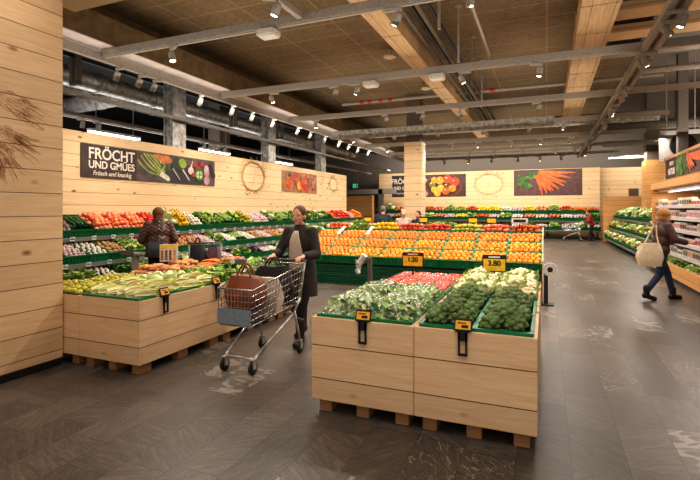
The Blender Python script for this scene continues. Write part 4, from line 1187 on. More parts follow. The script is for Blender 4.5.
pipe([(1.9, 17.8, 4.3), (8.7, 17.8, 4.3)], .16, M_GREYC, 'grey round duct crossing high above the right hand display', 'duct', 'duct', 18)
pipe([(1.9, 19.2, 3.9), (8.7, 19.2, 3.9)], .1, M_TRACK, 'thin grey pipe crossing high above the right hand display', n=10)
pipe([(1.7, 12.6, 4.75), (8.7, 12.6, 4.75)], .07, M_TRACK, 'thin grey pipe over the cooler near the front', n=10)
for i, y in enumerate((8.9, 10.0, 11.2)):
    o = MB().bbox(1.1, 5.5, y, y + .5, 4.86, 5.0, .01).build('ceiling_baffle', W_WALL if i < 2 else M_TRACK); tag(o, f"flat baffle panel under the ceiling at upper right, {ordn(i + 1)} from the front", 'ceiling baffle', 'ceiling baffles')
# crossing lattice girder / cable tray near the wooden column
t = thing('cable_tray', 'silver cable tray crossing the shop above the wooden column', 'cable tray', (0, 13.5, 3.80))
MB().box(-6.3, .2, -.12, -.1, -.02, .2).box(-6.3, .2, .1, .12, -.02, .2).box(-6.3, .2, -.12, .12, -.03, -.02).build('tray', M_ALU, t); MB().path([(-6.3, 0, .03), (.2, 0, .03)], .05, 8).build('cable', M_BLACK, t)

# side bay: ducts, rails, tubes
pipe([(-9.9, 2, 4.55), (-9.9, 24, 4.55)], .23, M_ALU, 'big round silver duct running along the dark side bay', 'duct', 'duct', 20)
pipe([(-12.2, 3, 4.9), (-12.2, 24, 4.9)], .2, M_ALU, 'thinner silver duct deep in the dark side bay', 'duct', 'duct', 16)
pipe([(-15.5, 9.0, 4.3), (-10.2, 9.0, 4.5)], .22, M_ALU, 'short silver branch duct crossing the dark side bay', 'duct', 'duct', 16)
for i, (x, z) in enumerate(((-8.4, 3.75), (-9.6, 3.60), (-10.5, 3.75), (-11.5, 3.5), (-9.25, 4.75))):
    o = MB().bbox(x - .04, x + .04, 2, 26, z, z + .08, .006).build('light_track', M_TRACK if i < 4 else M_BLACK); tag(o, f"grey light rail in the dark side bay behind the left wall, {ordn(i + 1)} from it", 'light rail', 'side bay light rails')
for i, y in enumerate((4.8, 6.8, 9.7, 12.2, 15.0, 18.0)):
    o = MB().box(-9.30, -9.22, y, y + .08, 4.2, 5.48).box(-9.1, -9.02, y, y + .08, 4.2, 5.48).box(-9.3, -9.02, y, y + .08, 4.16, 4.22).build('bracket', M_GREYC); tag(o, f"grey hanger bracket of the silver duct in the side bay, {ordn(i + 1)} from the front", 'bracket', 'duct hanger brackets')
for i, (x, y, z, l, lab) in enumerate(((-10, 7.8, 3.38, 1.5, 'bright tube light over the chalk sign at the left'), (-10, 11.65, 3.40, 1.5, 'bright tube light above the end of the chalk sign'), (-10, 16.1, 3.42, 1.3, 'bright tube light above the tomato picture'))):
    t = thing('tube_light', lab, 'tube light', (x, y, z)); MB().bbox(-.07, .07, 0, l, .03, .09, .006).build('casing', M_WHITE, t); MB().box(-.06, .06, .03, l - .03, .0, .03).build('tube', M_TUBE, t)
    [MB().tube((0, q, .09), (0, q, 1.3), .008, .008, 6).build('hanger', M_TRACK, t) for q in (.2, l - .2)]
t = thing('tube_light', 'bright tube light high above the right vegetable display', 'tube light', (2.4, 22.2, 3.66)); MB().bbox(0, 1.4, -.07, .07, .03, .09, .006).build('casing', M_WHITE, t); MB().box(.03, 1.37, -.06, .06, 0, .03).build('tube', M_TUBE, t)
[MB().tube((q, 0, .09), (q, 0, 2.64), .008, .008, 6).build('hanger', M_TRACK, t) for q in (.2, 1.2)]
# return air panel
t = thing('vent_panel', 'white square panel with a round black fan opening high at the right', 'vent', (3.35, 17.6, 3.05))
MB().bbox(0, 1.15, 0, .12, 0, 1.0, .01).build('panel', mat('vent_grey', (176, 170, 164), .6), t)
MB().lathe([(.36, 0), (.36, .03), (.33, .04), (.30, .01), (.02, .01)], 28, T(.62, -.001, .52) @ R(PI / 2, 'X')).build('fan_opening', M_BLACK, t)
[MB().tube((q, .06, 1.0), (q, .06, 3.25), .02, .02, 6).build('hanger', M_TRACK, t) for q in (.2, .95)]

# small ceiling devices
M_DISC = mat('speaker_white', (226, 206, 176), .6)
for i, (x, y) in enumerate(((-2.45, 7.3), (-2.7, 9.9), (-2.6, 12.9))):
    o = MB().lathe([(.14, 0), (.14, .03), (.10, .05), (.03, .055)], 20, T(x - .5, y, 4.95) @ R(PI, 'X')).tube((x - .5, y, 4.95), (x - .5, y, 5.1), .02, .02, 6).build('ceiling_speaker', M_DISC, smooth=True); tag(o, f"round pale ceiling speaker left of the middle duct, {ordn(i + 1)} from the front", 'ceiling speaker', 'round ceiling speakers')
for i, (x, y) in enumerate(((-3.55, 5.53), (-3.15, 8.55), (-1.85, 8.55))):
    o = MB().bbox(x - .14, x + .14, y - .11, y + .11, 3.93, 4.034, .02).build('wireless_box', M_WHITE); tag(o, ['white box mounted under the first cross rail', 'white box mounted under the second cross rail, left of the middle duct', 'white box mounted under the second cross rail by the middle duct'][i], 'rail box', 'white boxes under the rails')

# track spots -----------------------------------------------------------
M_SPOT = mat('spot_housing', (188, 182, 174), .45)
SP_PARTS = None
LIGHTS = []
def spot(x, y, label, yaw=0., tilt=.35, light=None, z=4.035, group='track spotlights', lit=True):
    global SP_PARTS
    if SP_PARTS is None:
        a = MB().bbox(-.11, .11, -.022, .022, -.045, 0, .006).mesh('adapter', M_SPOT)
        s = MB().tube((.07, 0, -.045), (.07, 0, -.09), .012, .012, 8).mesh('stem', M_SPOT)
        Rm = T(.07, 0, -.10) @ R(.0, 'X')
        h = MB().lathe([(.038, .03), (.05, .01), (.052, -.125), (.048, -.135), (.044, -.12), (.02, -.119)], 18).mesh('housing', M_SPOT, True)
        g = MB().lathe([(.042, -.1225), (.042, -.1205)], 18).mesh('lamp_face', M_LAMP)
        g2 = MB().lathe([(.042, -.1225), (.042, -.1205)], 18).mesh('lamp_face', mat('dim_lamp', (235, 224, 205), .4))
        SP_PARTS = (a, s, h, g, g2)
    t = thing('track_spot', label, 'spotlight', (x, y, z), yaw, group)
    put('adapter', SP_PARTS[0], t); put('stem', SP_PARTS[1], t)
    h = put('housing', SP_PARTS[2], t); h.matrix_local = T(.07, 0, -.10) @ R(tilt, 'Y')
    g = put('lamp_face', SP_PARTS[3 if lit else 4], h)
    if light:
        l = bpy.data.lights.new('spot_beam', 'SPOT'); l.energy = light; l.spot_size = math.radians(80); l.spot_blend = .9; l.shadow_soft_size = .06; l.color = (1, .89, .74)
        lo = bpy.data.objects.new('spot_beam', l); COL.objects.link(lo); lo.parent = t; lo.matrix_local = T(.07, 0, -.10) @ R(tilt, 'Y') @ T(0, 0, -.16)
spn = {}
def row(y, xs, name, light=None):
    for i, x in enumerate(xs):
        f = 1 if i % 2 == 0 else -1
        spot(x, y, f"white track spotlight, {ordn(i + 1)} from the left on the {name}", yaw=rp.uniform(-.6, .6) + (PI if i % 3 == 0 else 0), tilt=rp.uniform(.1, .5), light=light if i % 2 == 0 else None)
row(TY[0], [-5.25, -1.75, .55], 'first cross rail', 170)
row(TY[1], [-5.35, -3.95, -3.5, -1.35, -.15], 'second cross rail', 170)
row(TY[2], [-5.9, -3.9, -2.95, -1.9, -.2], 'third cross rail', 170)
row(TY[3], [-6, -4.6, -3.2, -1.75, -.5, .4], 'fourth cross rail', 170)
row(TY[4], [-5.8, -4.6, -3.3, -2.3, -1.2, -.2, .8], 'fifth cross rail', 170)
row(TY[5], [-5.6, -4.4, -3.1, -2.0, -.9, .3, 1.1], 'sixth cross rail', 170)
row(TY[6], [-5.8, -4.8, -3.6, -2.4, -1.3, -.3, .7], 'seventh cross rail', 170)
for i, y in enumerate((5.9, 6.4, 6.75, 8.0, 9.1, 9.9, 10.9, 12.3, 13.1, 14.1, 15.3, 16.2, 17.1, 18.3)):
    spot(-6.78, y, f"white track spotlight aimed at the left wall, {ordn(i + 1)} from the front on the left rail", yaw=PI + rp.uniform(-.3, .3), tilt=-.55 if i % 2 else -.45, light=75 if i % 2 == 0 else None, z=4.0, group='spotlights on the left rail', lit=i % 3 != 1)
for i, y in enumerate((6.9, 7.25, 8.6, 9.0, 10.8, 11.3, 12.6, 13.0, 14.4, 15.0, 16.5, 17.3, 18.9, 20.1, 22.0)):
    spot(1.5, y, f"white track spotlight, {ordn(i + 1)} from the front on the right aisle rail", yaw=rp.choice((0, PI)) + rp.uniform(-.4, .4), tilt=.6 if i % 2 else .35, light=140 if i % 2 == 0 else None, z=4.02, group='spotlights on the right aisle rail')
spot(-3.01, 4.75, 'white track spotlight on the short forward rail at top', yaw=.5, tilt=.3, light=100, z=4.07)
spot(-.96, 6.15, 'white spotlight hanging from the thin rail above the central bins', yaw=.3, tilt=.1, light=170, z=4.40)
for i, (x, y) in enumerate(((-9.67, 7.35), (-9.67, 7.76), (-9.67, 11.4), (-9.67, 11.9), (-9.67, 12.4))):
    spot(x, y, f"white track spotlight in the dark side bay, {ordn(i + 1)} from the front", z=3.60, tilt=.2, group='side bay spotlights')
# ------------------------------------------------------------------ people
def remesh(mb, voxel, smooth=4, mats=None, name='body'):
    me = mb.mesh('tmp', [])
    ob = bpy.data.objects.new('tmp', me); COL.objects.link(ob)
    md = ob.modifiers.new('r', 'REMESH'); md.mode = 'VOXEL'; md.voxel_size = voxel; md.use_smooth_shade = True
    if smooth:
        sm = ob.modifiers.new('s', 'SMOOTH'); sm.factor = .5; sm.iterations = smooth
    dg = bpy.context.evaluated_depsgraph_get()
    out = bpy.data.meshes.new_from_object(ob.evaluated_get(dg)); out.name = name
    bpy.data.objects.remove(ob); out.materials.clear()
    for m in mats: out.materials.append(m)
    out.polygons.foreach_set('material_index', [0] * len(out.polygons)); out.polygons.foreach_set('use_smooth', [True] * len(out.polygons))
    return out
def V(*a): return Vector(a)
def hand(mb, w, d, pn, side, curl=.5, sc=1.):
    """palm, four unequal fingers and a thumb; d finger direction, pn palm normal, side towards the thumb"""
    d = d.normalized(); side = (side - d * side.dot(d)).normalized(); pn = d.cross(side).normalized() * (1 if d.cross(side).dot(pn) > 0 else -1)
    M = Matrix((side, d, pn)).transposed()
    mb.ell(w + d * .045 * sc, (.040 * sc, .052 * sc, .017 * sc), 14, 10, M)
    for i, (o, L) in enumerate(((.028, .072), (.010, .080), (-.009, .074), (-.027, .058))):
        p = w + d * .085 * sc + side * o * sc; a = 0.
        for s_ in range(3):
            a += curl * (.55 if s_ == 0 else .8)
            q = p + (d * math.cos(a) + pn * math.sin(a)) * L * sc * (.42, .33, .25)[s_]
            mb.tube(p, q, .0092 * sc, .0085 * sc, 8); mb.ell(q, .0088 * sc, 8, 6); p = q
    p = w + d * .03 * sc + side * .03 * sc; q = p + (d * .5 + side * .75 + pn * .25).normalized() * .038 * sc; r = q + (d * .9 + side * .2 + pn * .5).normalized() * .03 * sc
    mb.cap(p, q, .0125 * sc, .0105 * sc); mb.cap(q, r, .0105 * sc, .009 * sc)
SKIN = mat('skin', (224, 168, 136), .5, c2=(214, 152, 122), nscale=12)
M_EYE = mat('eye_white', (230, 226, 220), .3); M_IRIS = mat('dark_iris', (48, 34, 24), .3); M_LIP = mat('lips', (176, 92, 84), .5)

def person(label, loc, rz, s, J, look, vox=.009, group=None):
    """J: joints in metres for a 1.65 m figure facing +Y; look: clothing"""
    t = thing('person', label, 'person', loc, rz, group)
    J = {k: Vector(v) * s for k, v in J.items()}
    hc = J['head']; hd = J.get('look', V(0, 1, 0) * s).normalized(); yaw = math.atan2(-hd.x, hd.y); pit = math.asin(max(-1, min(1, hd.z)))
    HR = Matrix.Rotation(yaw, 3, 'Z') @ Matrix.Rotation(pit, 3, 'X')
    def hp(x, y, z): return hc + HR @ Vector((x * s, y * s, z * s))
    b = MB()
    b.ell(hc + HR @ V(0, -.008 * s, .012 * s), (.074 * s, .094 * s, .106 * s), 18, 14, HR)
    b.ell(hp(0, .024, -.052), (.053 * s, .062 * s, .064 * s), 16, 12, HR)              # face and jaw
    b.ell(hp(0, .058, -.098), (.024 * s, .022 * s, .018 * s), 10, 8, HR)                # chin
    b.cap(hp(0, .082, -.005), hp(0, .104, -.034), .009 * s, .0125 * s)                  # nose
    for q in (-1, 1):
        b.ell(hp(.076 * q, -.008, -.022), (.009 * s, .018 * s, .03 * s), 10, 8, HR)     # ears
        b.ell(hp(.034 * q, .074, .014), (.026 * s, .014 * s, .009 * s), 8, 6, HR)       # brow ridge
        b.ell(hp(.036 * q, .062, -.035), (.022 * s, .018 * s, .018 * s), 8, 6, HR)      # cheeks
    neck0 = J['chest'] + V(0, -.01, .17) * s
    b.cap(neck0, hp(0, -.012, -.07), .056 * s, .05 * s)
    pel = J['pelvis']; ch = J['chest']; mid = (pel + ch) / 2
    b.ell(pel, (.155 * s, .108 * s, .12 * s), 18, 12); b.ell(mid, (.132 * s, .096 * s, .16 * s), 18, 12); b.ell(ch, (.158 * s, .108 * s, .17 * s), 18, 12)
    for q in 'LR':
        b.cap(ch + V(0, 0, .09) * s, J['sh' + q] + V(0, 0, -.02) * s, .052 * s, .042 * s)
        b.cap(J['sh' + q] + V(0, 0, -.02) * s, J['el' + q], .043 * s, .037 * s); b.cap(J['el' + q], J['wr' + q], .037 * s, .025 * s)
        dd = J['wr' + q] - J['el' + q]; hdv = J.get('hd' + q, dd)
        hand(b, J['wr' + q], hdv, J.get('pn' + q, V(0, 0, -1)), J.get('td' + q, V(1 if q == 'L' else -1, 0, 0)), look.get('curl', .5), s)
        b.cap(J['hip' + q], J['kn' + q], .08 * s, .052 * s); b.cap(J['kn' + q], J['an' + q], .05 * s, .034 * s)
        b.cap(J['an' + q] + V(0, -.01, -.03) * s, J['an' + q] + (J['toe' + q] - J['an' + q]) * .62, .036 * s, .028 * s)
    put('body', remesh(b, vox, 3, [SKIN], 'body'), t)
    # face details
    for q in (-1, 1):
        e = MB(); e.ell(hp(.032 * q, .079, -.006), (.0115 * s, .008 * s, .0062 * s), 10, 8, HR); e.m(1).ell(hp(.032 * q, .0845, -.006), (.0062 * s, .004 * s, .006 * s), 8, 6, HR); e.build('eye', [M_EYE, M_IRIS], t, True)
        MB().ell(hp(.033 * q, .088, .012), (.018 * s, .005 * s, .004 * s), 8, 6, HR).build('eyebrow', look['hairm'], t, True)
    MB().ell(hp(0, .083, -.066), (.022 * s, .008 * s, .007 * s), 10, 6, HR).build('mouth', M_LIP, t, True)
    # hair
    h = MB(); h.ell(hp(0, -.020, .030), (.084 * s, .096 * s, .100 * s), 18, 14, HR)
    hl = look.get('hair', 'short')
    if hl == 'bob': h.ell(hp(0, -.045, -.06), (.080 * s, .065 * s, .10 * s), 16, 12, HR)
    if hl == 'tied': h.ell(hp(0, -.04, -.02), (.076 * s, .07 * s, .08 * s), 16, 12, HR); h.ell(hp(0, -.12, -.0), (.035 * s, .04 * s, .04 * s), 12, 8, HR)
    if hl == 'cap': h.ell(hp(0, -.025, .03), (.098 * s, .108 * s, .10 * s), 18, 14, HR); h.ell(hp(0, -.05, -.055), (.088 * s, .075 * s, .085 * s), 16, 12, HR)
    if hl == 'bushy':
        h.ell(hp(0, -.03, .035), (.105 * s, .118 * s, .105 * s), 16, 12, HR); h.ell(hp(0, -.06, -.045), (.09 * s, .075 * s, .09 * s), 16, 12, HR)
    if hl == 'long': h.ell(hp(0, -.05, -.10), (.085 * s, .06 * s, .14 * s), 16, 12, HR)
    put('hair', remesh(h, max(vox, .008), 2, [look['hairm']], 'hair'), t)
    # upper garment
    c = MB(); L = look['coat_len']; k = look.get('puff', .02)
    c.ell(ch, ((.165 + k) * s, (.115 + k) * s, .175 * s), 20, 14); c.ell(mid, ((.15 + k) * s, (.11 + k) * s, .17 * s), 20, 14); c.ell(pel, ((.165 + k) * s, (.118 + k) * s, .13 * s), 20, 12)
    if L > .08:
        c.loft([(pel.x, pel.y, pel.z - L * s, (.19 + k) * s, (.14 + k) * s), (pel.x, pel.y, pel.z - L * .4 * s, (.178 + k) * s, (.13 + k) * s), (pel.x, pel.y, pel.z + .05 * s, (.16 + k) * s, (.115 + k) * s), (mid.x, mid.y, mid.z, (.14 + k) * s, (.10 + k) * s)], 24)
    c.tube(ch + V(0, 0, .12) * s, neck0 + V(0, 0, .045 + look.get('collar', 0)) * s, (.10 + k * .5) * s, (.068 + look.get('collar', 0) * .6) * s, 18)
    for q in 'LR':
        c.cap(ch + V(0, 0, .10) * s, J['sh' + q] + V(0, 0, -.012) * s, (.066 + k * .4) * s, (.050 + k * .4) * s)
        c.cap(J['sh' + q] + V(0, 0, -.012) * s, J['el' + q], (.050 + k * .6) * s, (.043 + k * .7) * s); e = J['wr' + q] + (J['el' + q] - J['wr' + q]) * .2
        c.cap(J['el' + q], e, (.043 + k * .7) * s, (.034 + k * .6) * s)
    put(look.get('coat_name', 'coat'), remesh(c, max(vox, .01), 4, [look['coatm']], 'coat'), t)
    # inner top showing in the open front
    if look.get('front'):
        f = MB(); n = 10; rings = []
        z0, z1 = pel.z - .02 * s, ch.z + .14 * s
        vs = []; fs = []
        for j in range(n + 1):
            z = z0 + (z1 - z0) * j / n; tt = (z - pel.z) / (ch.z - pel.z); cx = pel.x + (ch.x - pel.x) * min(1, max(0, tt)); cy = pel.y + (ch.y - pel.y) * min(1, max(0, tt))
            for i in range(7):
                a = (i - 3) / 3 * (.22 + .34 * min(1, (n - j) / n * 1.6)); rx = (.172 + k) * s; ry = (.126 + k) * s
                ztop = max(0, (z - ch.z) / (.17 * s)); sh = math.sqrt(max(.15, 1 - ztop ** 2 * .75))
                vs.append((cx + rx * math.sin(a) * sh, cy + ry * math.cos(a) * sh + .004, z))
        for j in range(n):
            for i in range(6): a = j * 7 + i; fs.append((a, a + 1, a + 8, a + 7))
        f.add(vs, fs); ob = f.build('pullover', look['front'], t, True)
        sol = ob.modifiers.new('thick', 'SOLIDIFY'); sol.thickness = .012
    # trousers
    p = MB(); p.ell(pel + V(0, 0, -.02) * s, (.162 * s, .116 * s, .12 * s), 18, 12)
    for q in 'LR': p.cap(J['hip' + q], J['kn' + q], .092 * s, .064 * s); p.cap(J['kn' + q], J['an' + q] + V(0, 0, .04) * s, .062 * s, .052 * s)
    put('trousers', remesh(p, max(vox, .01), 3, [look['legm']], 'trousers'), t)
    for q in 'LR':
        an, to = J['an' + q], J['toe' + q]; dirv = (to - an); dirv.z = 0; dirv.normalize()
        g = MB(); g.cap(an + V(0, 0, look.get('boot', .04)) * s, an + V(0, 0, -.03) * s, .058 * s, .05 * s); g.cap(an - dirv * .03 * s + V(0, 0, -.035) * s, an + dirv * .13 * s + V(0, 0, to.z - an.z), .046 * s, .042 * s)
        heel = an - dirv * .035 * s + V(0, 0, -.04) * s; g.cap(heel, heel + V(0, 0, -.02) * s, .036 * s, .034 * s)
        put('boot', remesh(g, max(vox, .009), 2, [look['shoem']], 'boot'), t)
    return t

def pose(stride=0., lean=0., arms=None, down=0.):
    J = dict(pelvis=(0, 0, .90), chest=(0, lean, 1.22), head=(0, lean * 1.55 + .02, 1.545 - down), hipL=(-.085, 0, .86), hipR=(.085, 0, .86))
    for q, sx, f in (('L', -1, 1), ('R', 1, -1)):
        st = stride * f
        J['kn' + q] = (.085 * sx, st * .55 + (.03 if st >= 0 else .10), .47); J['an' + q] = (.085 * sx, st, .085 + (.045 if st < -.05 else 0)); J['toe' + q] = (.10 * sx, st + .15, .034)
        J['sh' + q] = (.170 * sx, lean, 1.36)
        if arms is None: J['el' + q] = (.235 * sx, lean - .03, 1.09); J['wr' + q] = (.24 * sx, lean + .09, .86)
    if arms: J.update(arms)
    return J
hair_br = mat('brown_hair', (104, 62, 38), .55, c2=(78, 44, 26), nscale=40, stretch=(1, 1, 6)); hair_dk = mat('dark_hair', (40, 30, 26), .55); hair_lt = mat('light_brown_hair', (176, 128, 70), .6, c2=(140, 96, 50), nscale=30); hair_gr = mat('grey_hair', (120, 112, 104), .6); hair_bl = mat('blond_hair', (196, 160, 120), .6)
M_LEA = mat('dark_leather', (42, 30, 24), .45); M_DENIM = mat('blue_denim', (44, 58, 82), .8, c2=(33, 45, 66), nscale=50); M_DKTR = mat('black_trouser_cloth', (26, 25, 27), .85)

# woman pushing the trolley towards us
arms = dict(elL=(-.26, .10, 1.08), elR=(.26, .10, 1.08), wrL=(-.20, .33, 1.075), wrR=(.20, .33, 1.075), hdL=(.1, 1, -.22), hdR=(-.1, 1, -.22), pnL=(0, -.2, -1), pnR=(0, -.2, -1), tdL=(1, 0, 0), tdR=(-1, 0, 0))
person('woman with tied brown hair in a long dark coat and pale pullover pushing a trolley', (-2.66, 4.86, 0), PI, .955, pose(.19, .03, arms, .0),
       dict(hairm=hair_br, hair='tied', coatm=mat('dark_coat_wool', (58, 52, 48), .9, c2=(46, 41, 39), nscale=60), coat_len=.34, puff=.022, front=mat('pale_knit', (206, 186, 170), .85, c2=(190, 168, 152), nscale=60), legm=M_DKTR, shoem=M_LEA, boot=.2, curl=.9), .0085)
# elderly woman seen from behind
def quilt():
    g = NT('brown_quilted_nylon'); p = g.sep(g.coord())
    a = g.math('ADD', g.math('MULTIPLY', p[2], 16.0), g.math('MULTIPLY', g.math('PINGPONG', g.math('MULTIPLY', p[0], 9.0), .5), 1.6))
    fr = g.math('PINGPONG', a, .5)
    g.link(g.ramp(fr, [(.0, lin((44, 26, 22))), (.18, lin((78, 50, 42))), (.5, lin((104, 70, 58)))]), g.b.inputs['Base Color']); g.b.inputs['Roughness'].default_value = .35
    g.bump(fr, .6, .02); return g.m
arms = dict(elL=(-.27, .06, 1.08), elR=(.27, .06, 1.08), wrL=(-.19, .29, 1.0), wrR=(.19, .29, 1.0), hdL=(.2, 1, -.2), hdR=(-.2, 1, -.2))
person('woman in a brown quilted jacket seen from behind at the left wall display', (-6.02, 6.0, 0), math.radians(48), .955, pose(.05, .05, arms, .015),
       dict(hairm=mat('brown_knit_cap', (122, 74, 40), .8, c2=(92, 52, 28), nscale=40), hair='cap', coatm=quilt(), coat_name='quilted_jacket', coat_len=.12, puff=.042, collar=.03, legm=M_DKTR, shoem=M_LEA, curl=.6), .0095)
# woman walking along the cooler
arms = dict(elR=(.25, .12, 1.10), wrR=(.20, .36, 1.04), elL=(-.24, .10, 1.08), wrL=(-.15, .34, 1.02), hdL=(.1, 1, .05), hdR=(-.1, 1, .05))
person('woman with bushy light brown hair in brown jacket and blue jeans walking beside the cooler', (1.79, 9.40, 0), math.radians(-72), .945, pose(.27, .05, arms, .02),
       dict(hairm=hair_lt, hair='bushy', coatm=mat('brown_leather_jacket', (78, 48, 38), .55, c2=(58, 34, 27), nscale=20), coat_name='jacket', coat_len=.06, puff=.03, legm=M_DENIM, shoem=mat('black_boot', (24, 20, 20), .4), boot=.1, curl=.5), .0105)
# people at the back
person('man in a dark navy jacket seen from behind beside the wooden column', (-4.28, 12.6, 0), math.radians(8), .985, pose(.0, .04),
       dict(hairm=hair_gr, hair='short', coatm=mat('navy_jacket', (34, 40, 50), .8), coat_name='jacket', coat_len=.1, puff=.045, legm=M_DKTR, shoem=M_LEA), .016)
person('person in a pale top with fair hair in front of the wooden column', (-3.62, 12.4, 0), math.radians(200), .925, pose(.0, .03),
       dict(hairm=hair_bl, hair='short', coatm=mat('pale_top', (206, 176, 160), .8), coat_name='pale_top', coat_len=.06, puff=.02, legm=M_DENIM, shoem=M_LEA), .016)
person('person with dark hair and dark jacket just right of the wooden column', (-3.2, 12.5, 0), math.radians(165), .90, pose(.0, .03),
       dict(hairm=hair_dk, hair='bob', coatm=mat('dark_plum_jacket', (54, 42, 52), .8), coat_name='jacket', coat_len=.1, puff=.025, legm=M_DKTR, shoem=M_LEA), .016)
arms = dict(elL=(-.23, .16, 1.10), elR=(.23, .16, 1.10), wrL=(-.18, .42, 1.02), wrR=(.18, .42, 1.02), hdL=(.1, 1, -.2), hdR=(-.1, 1, -.2))
person('shopper in a dark red jacket leaning over a trolley at the far back display', (2.05, 25.2, 0), math.radians(95), .90, pose(.12, .12, arms, .02),
       dict(hairm=hair_dk, hair='short', coatm=mat('dark_red_jacket', (150, 36, 44), .8), coat_name='jacket', coat_len=.08, puff=.03, front=mat('beige_front', (176, 150, 110), .8), legm=M_DKTR, shoem=M_LEA), .018)

# ------------------------------------------------------------------ trolleys
def trolley_mesh():
    yr, yf = .42, -.42
    def w(y): return .20 + (.27 - .20) * (y - yf) / (yr - yf)
    def zt(y): return .80 + (.96 - .80) * (y - yf) / (yr - yf)
    def zb(y): return .46 + (.55 - .46) * (y - yf) / (yr - yf)
    b = MB(); r = .0032
    for s in (-1, 1):
        for k in range(1, 6):
            f = k / 6; b.path([(s * (w(yf) - .03 * (1 - f)), yf, zb(yf) + (zt(yf) - zb(yf)) * f), (s * (w(yr) - .03 * (1 - f)), yr, zb(yr) + (zt(yr) - zb(yr)) * f)], r, 5)
        for k in range(17):
            y = yf + (yr - yf) * k / 16; b.path([(s * (w(y) - .03), y, zb(y)), (s * w(y), y, zt(y))], r, 5)
    for k in range(11):
        f = k / 10 * 2 - 1; b.path([(f * (w(yf) - .03), yf, zb(yf)), (f * w(yf), yf, zt(yf))], r, 5); b.path([(f * (w(yf) - .03), yf, zb(yf)), (f * (w(yr) - .03), yr, zb(yr))], r, 5)
    for k in range(17):
        y = yf + (yr - yf) * k / 16; b.path([(-(w(y) - .03), y, zb(y)), (w(y) - .03, y, zb(y))], r, 5)
    for k in range(1, 6):
        f = k / 6; z = zb(yf) + (zt(yf) - zb(yf)) * f; b.path([(-w(yf), yf, z), (w(yf), yf, z)], r, 5)
    rim = MB(); R_ = .008
    pts = [(-w(yf), yf, zt(yf)), (w(yf), yf, zt(yf)), (w(yr), yr, zt(yr)), (-w(yr), yr, zt(yr)), (-w(yf), yf, zt(yf))]; rim.path(pts, R_, 8)
    pts = [(-w(yf) + .03, yf, zb(yf)), (w(yf) - .03, yf, zb(yf)), (w(yr) - .03, yr, zb(yr)), (-w(yr) + .03, yr, zb(yr)), (-w(yf) + .03, yf, zb(yf))]; rim.path(pts, .006, 8)
    ch = MB()
    for s in (-1, 1):
        ch.path([(s * .16, -.36, .12), (s * .165, -.30, .17), (s * .22, .30, .45), (s * .24, .40, .60), (s * .26, .47, .98)], .014, 8)
        ch.path([(s * .23, .30, .47), (s * .24, .40, .14)], .013, 8)
    ch.path([(-.16, -.34, .14), (.16, -.34, .14)], .012, 8).path([(-.22, .30, .45), (.22, .30, .45)], .011, 8)
    hd = MB(); hd.tube((-.28, .475, .985), (.28, .475, .985), .015, .015, 12)
    fp = MB(); fp.bbox(-.19, .19, -.438, -.426, .47, .62, .004)
    wh = MB(); wh.lathe([(.018, -.012), (.06, -.012), (.063, 0), (.06, .012), (.018, .012)], 18, R(PI / 2, 'Y'))
    fk = MB(); fk.box(-.02, -.015, -.02, .03, -.01, .075).box(.015, .02, -.02, .03, -.01, .075).box(-.02, .02, -.02, .03, .07, .08)
    return b, rim, ch, hd, fp, wh, fk
TB = trolley_mesh()
M_PANEL = mat('grey_blue_panel', (132, 146, 156), .45); M_HAND = mat('dark_handle', (60, 58, 58), .4)
TM = [m.mesh(n, mm, sm) for m, n, mm, sm in zip(TB, ('basket', 'rim', 'chassis', 'handle', 'front_panel', 'wheel', 'fork'), (M_CHROME, M_CHROME, M_ALU, M_HAND, M_PANEL, M_BLACK, M_ALU), (False, True, True, True, False, True, False))]
def trolley(x, y, rz, label):
    t = thing('shopping_trolley', label, 'shopping trolley', (x, y, 0), rz, 'shopping trolleys')
    for n, me in zip(('basket', 'rim', 'chassis', 'handle', 'front_panel'), TM[:5]): put(n, me, t)
    for (wx, wy) in ((-.16, -.36), (.16, -.36), (-.24, .40), (.24, .40)):
        wl = put('wheel', TM[5], t, (wx, wy, .063)); put('fork', TM[6], wl)
    return t
TX, TYy = -2.68, 4.02
trolley(TX, TYy, 0, 'wire shopping trolley with bags pushed by the woman in the dark coat')
trolley(1.15, 25.25, -PI / 2, 'empty shopping trolley at the far back display')
trolley(-5.55, 6.55, math.radians(-135), 'shopping trolley beside the woman in the quilted jacket')

def soft_bag(name, label, M, w, d, h, m, cat, seed=0, handles=None, hm=None, flap=None, group=None):
    """bulging soft bag with gathered top"""
    t = bpy.data.objects.new(name, None); COL.objects.link(t); t.matrix_world = M; tag(t, label, cat, group)
    mb = MB(); n = 24; k = 10; vs = []; fs = []
    for j in range(k + 1):
        f = j / k; bul = 1 + .14 * math.sin(PI * f) - .18 * f * f; wd = (1 - .55 * f ** 2) if d else 1
        for i in range(n):
            a = 2 * PI * i / n; ca, sa = math.cos(a), math.sin(a); e = .55
            x = w / 2 * bul * math.copysign(abs(ca) ** e, ca); y = d / 2 * wd * bul * math.copysign(abs(sa) ** e, sa); z = h * f
            p = Vector((x, y, z)); q = mnoise.noise(p * 9 + Vector((seed, 0, 0))); vs.append((x * (1 + .12 * q), y * (1 + .16 * q), z + (.02 * q if j == k else 0)))
    for j in range(k):
        o = j * n; fs += [(o + i, o + (i + 1) % n, o + n + (i + 1) % n, o + n + i) for i in range(n)]
    fs += [tuple(range(n - 1, -1, -1)), tuple(range(k * n, k * n + n))]
    mb.add(vs, fs).build('bag_body', m, t, True)
    if handles:
        for s in (-1, 1):
            pts = [(-w * .2 + (w * .4) * i / 10, s * d * .16, h * .97 + handles * math.sin(PI * i / 10)) for i in range(11)]
            MB().path(pts, .009, 8).build('handle', hm or m, t, True)
    if flap: MB().bbox(-w * .42, w * .42, -d * .62, -d * .5, h * .45, h * .98, .02).build('flap', flap, t, True)
    return t
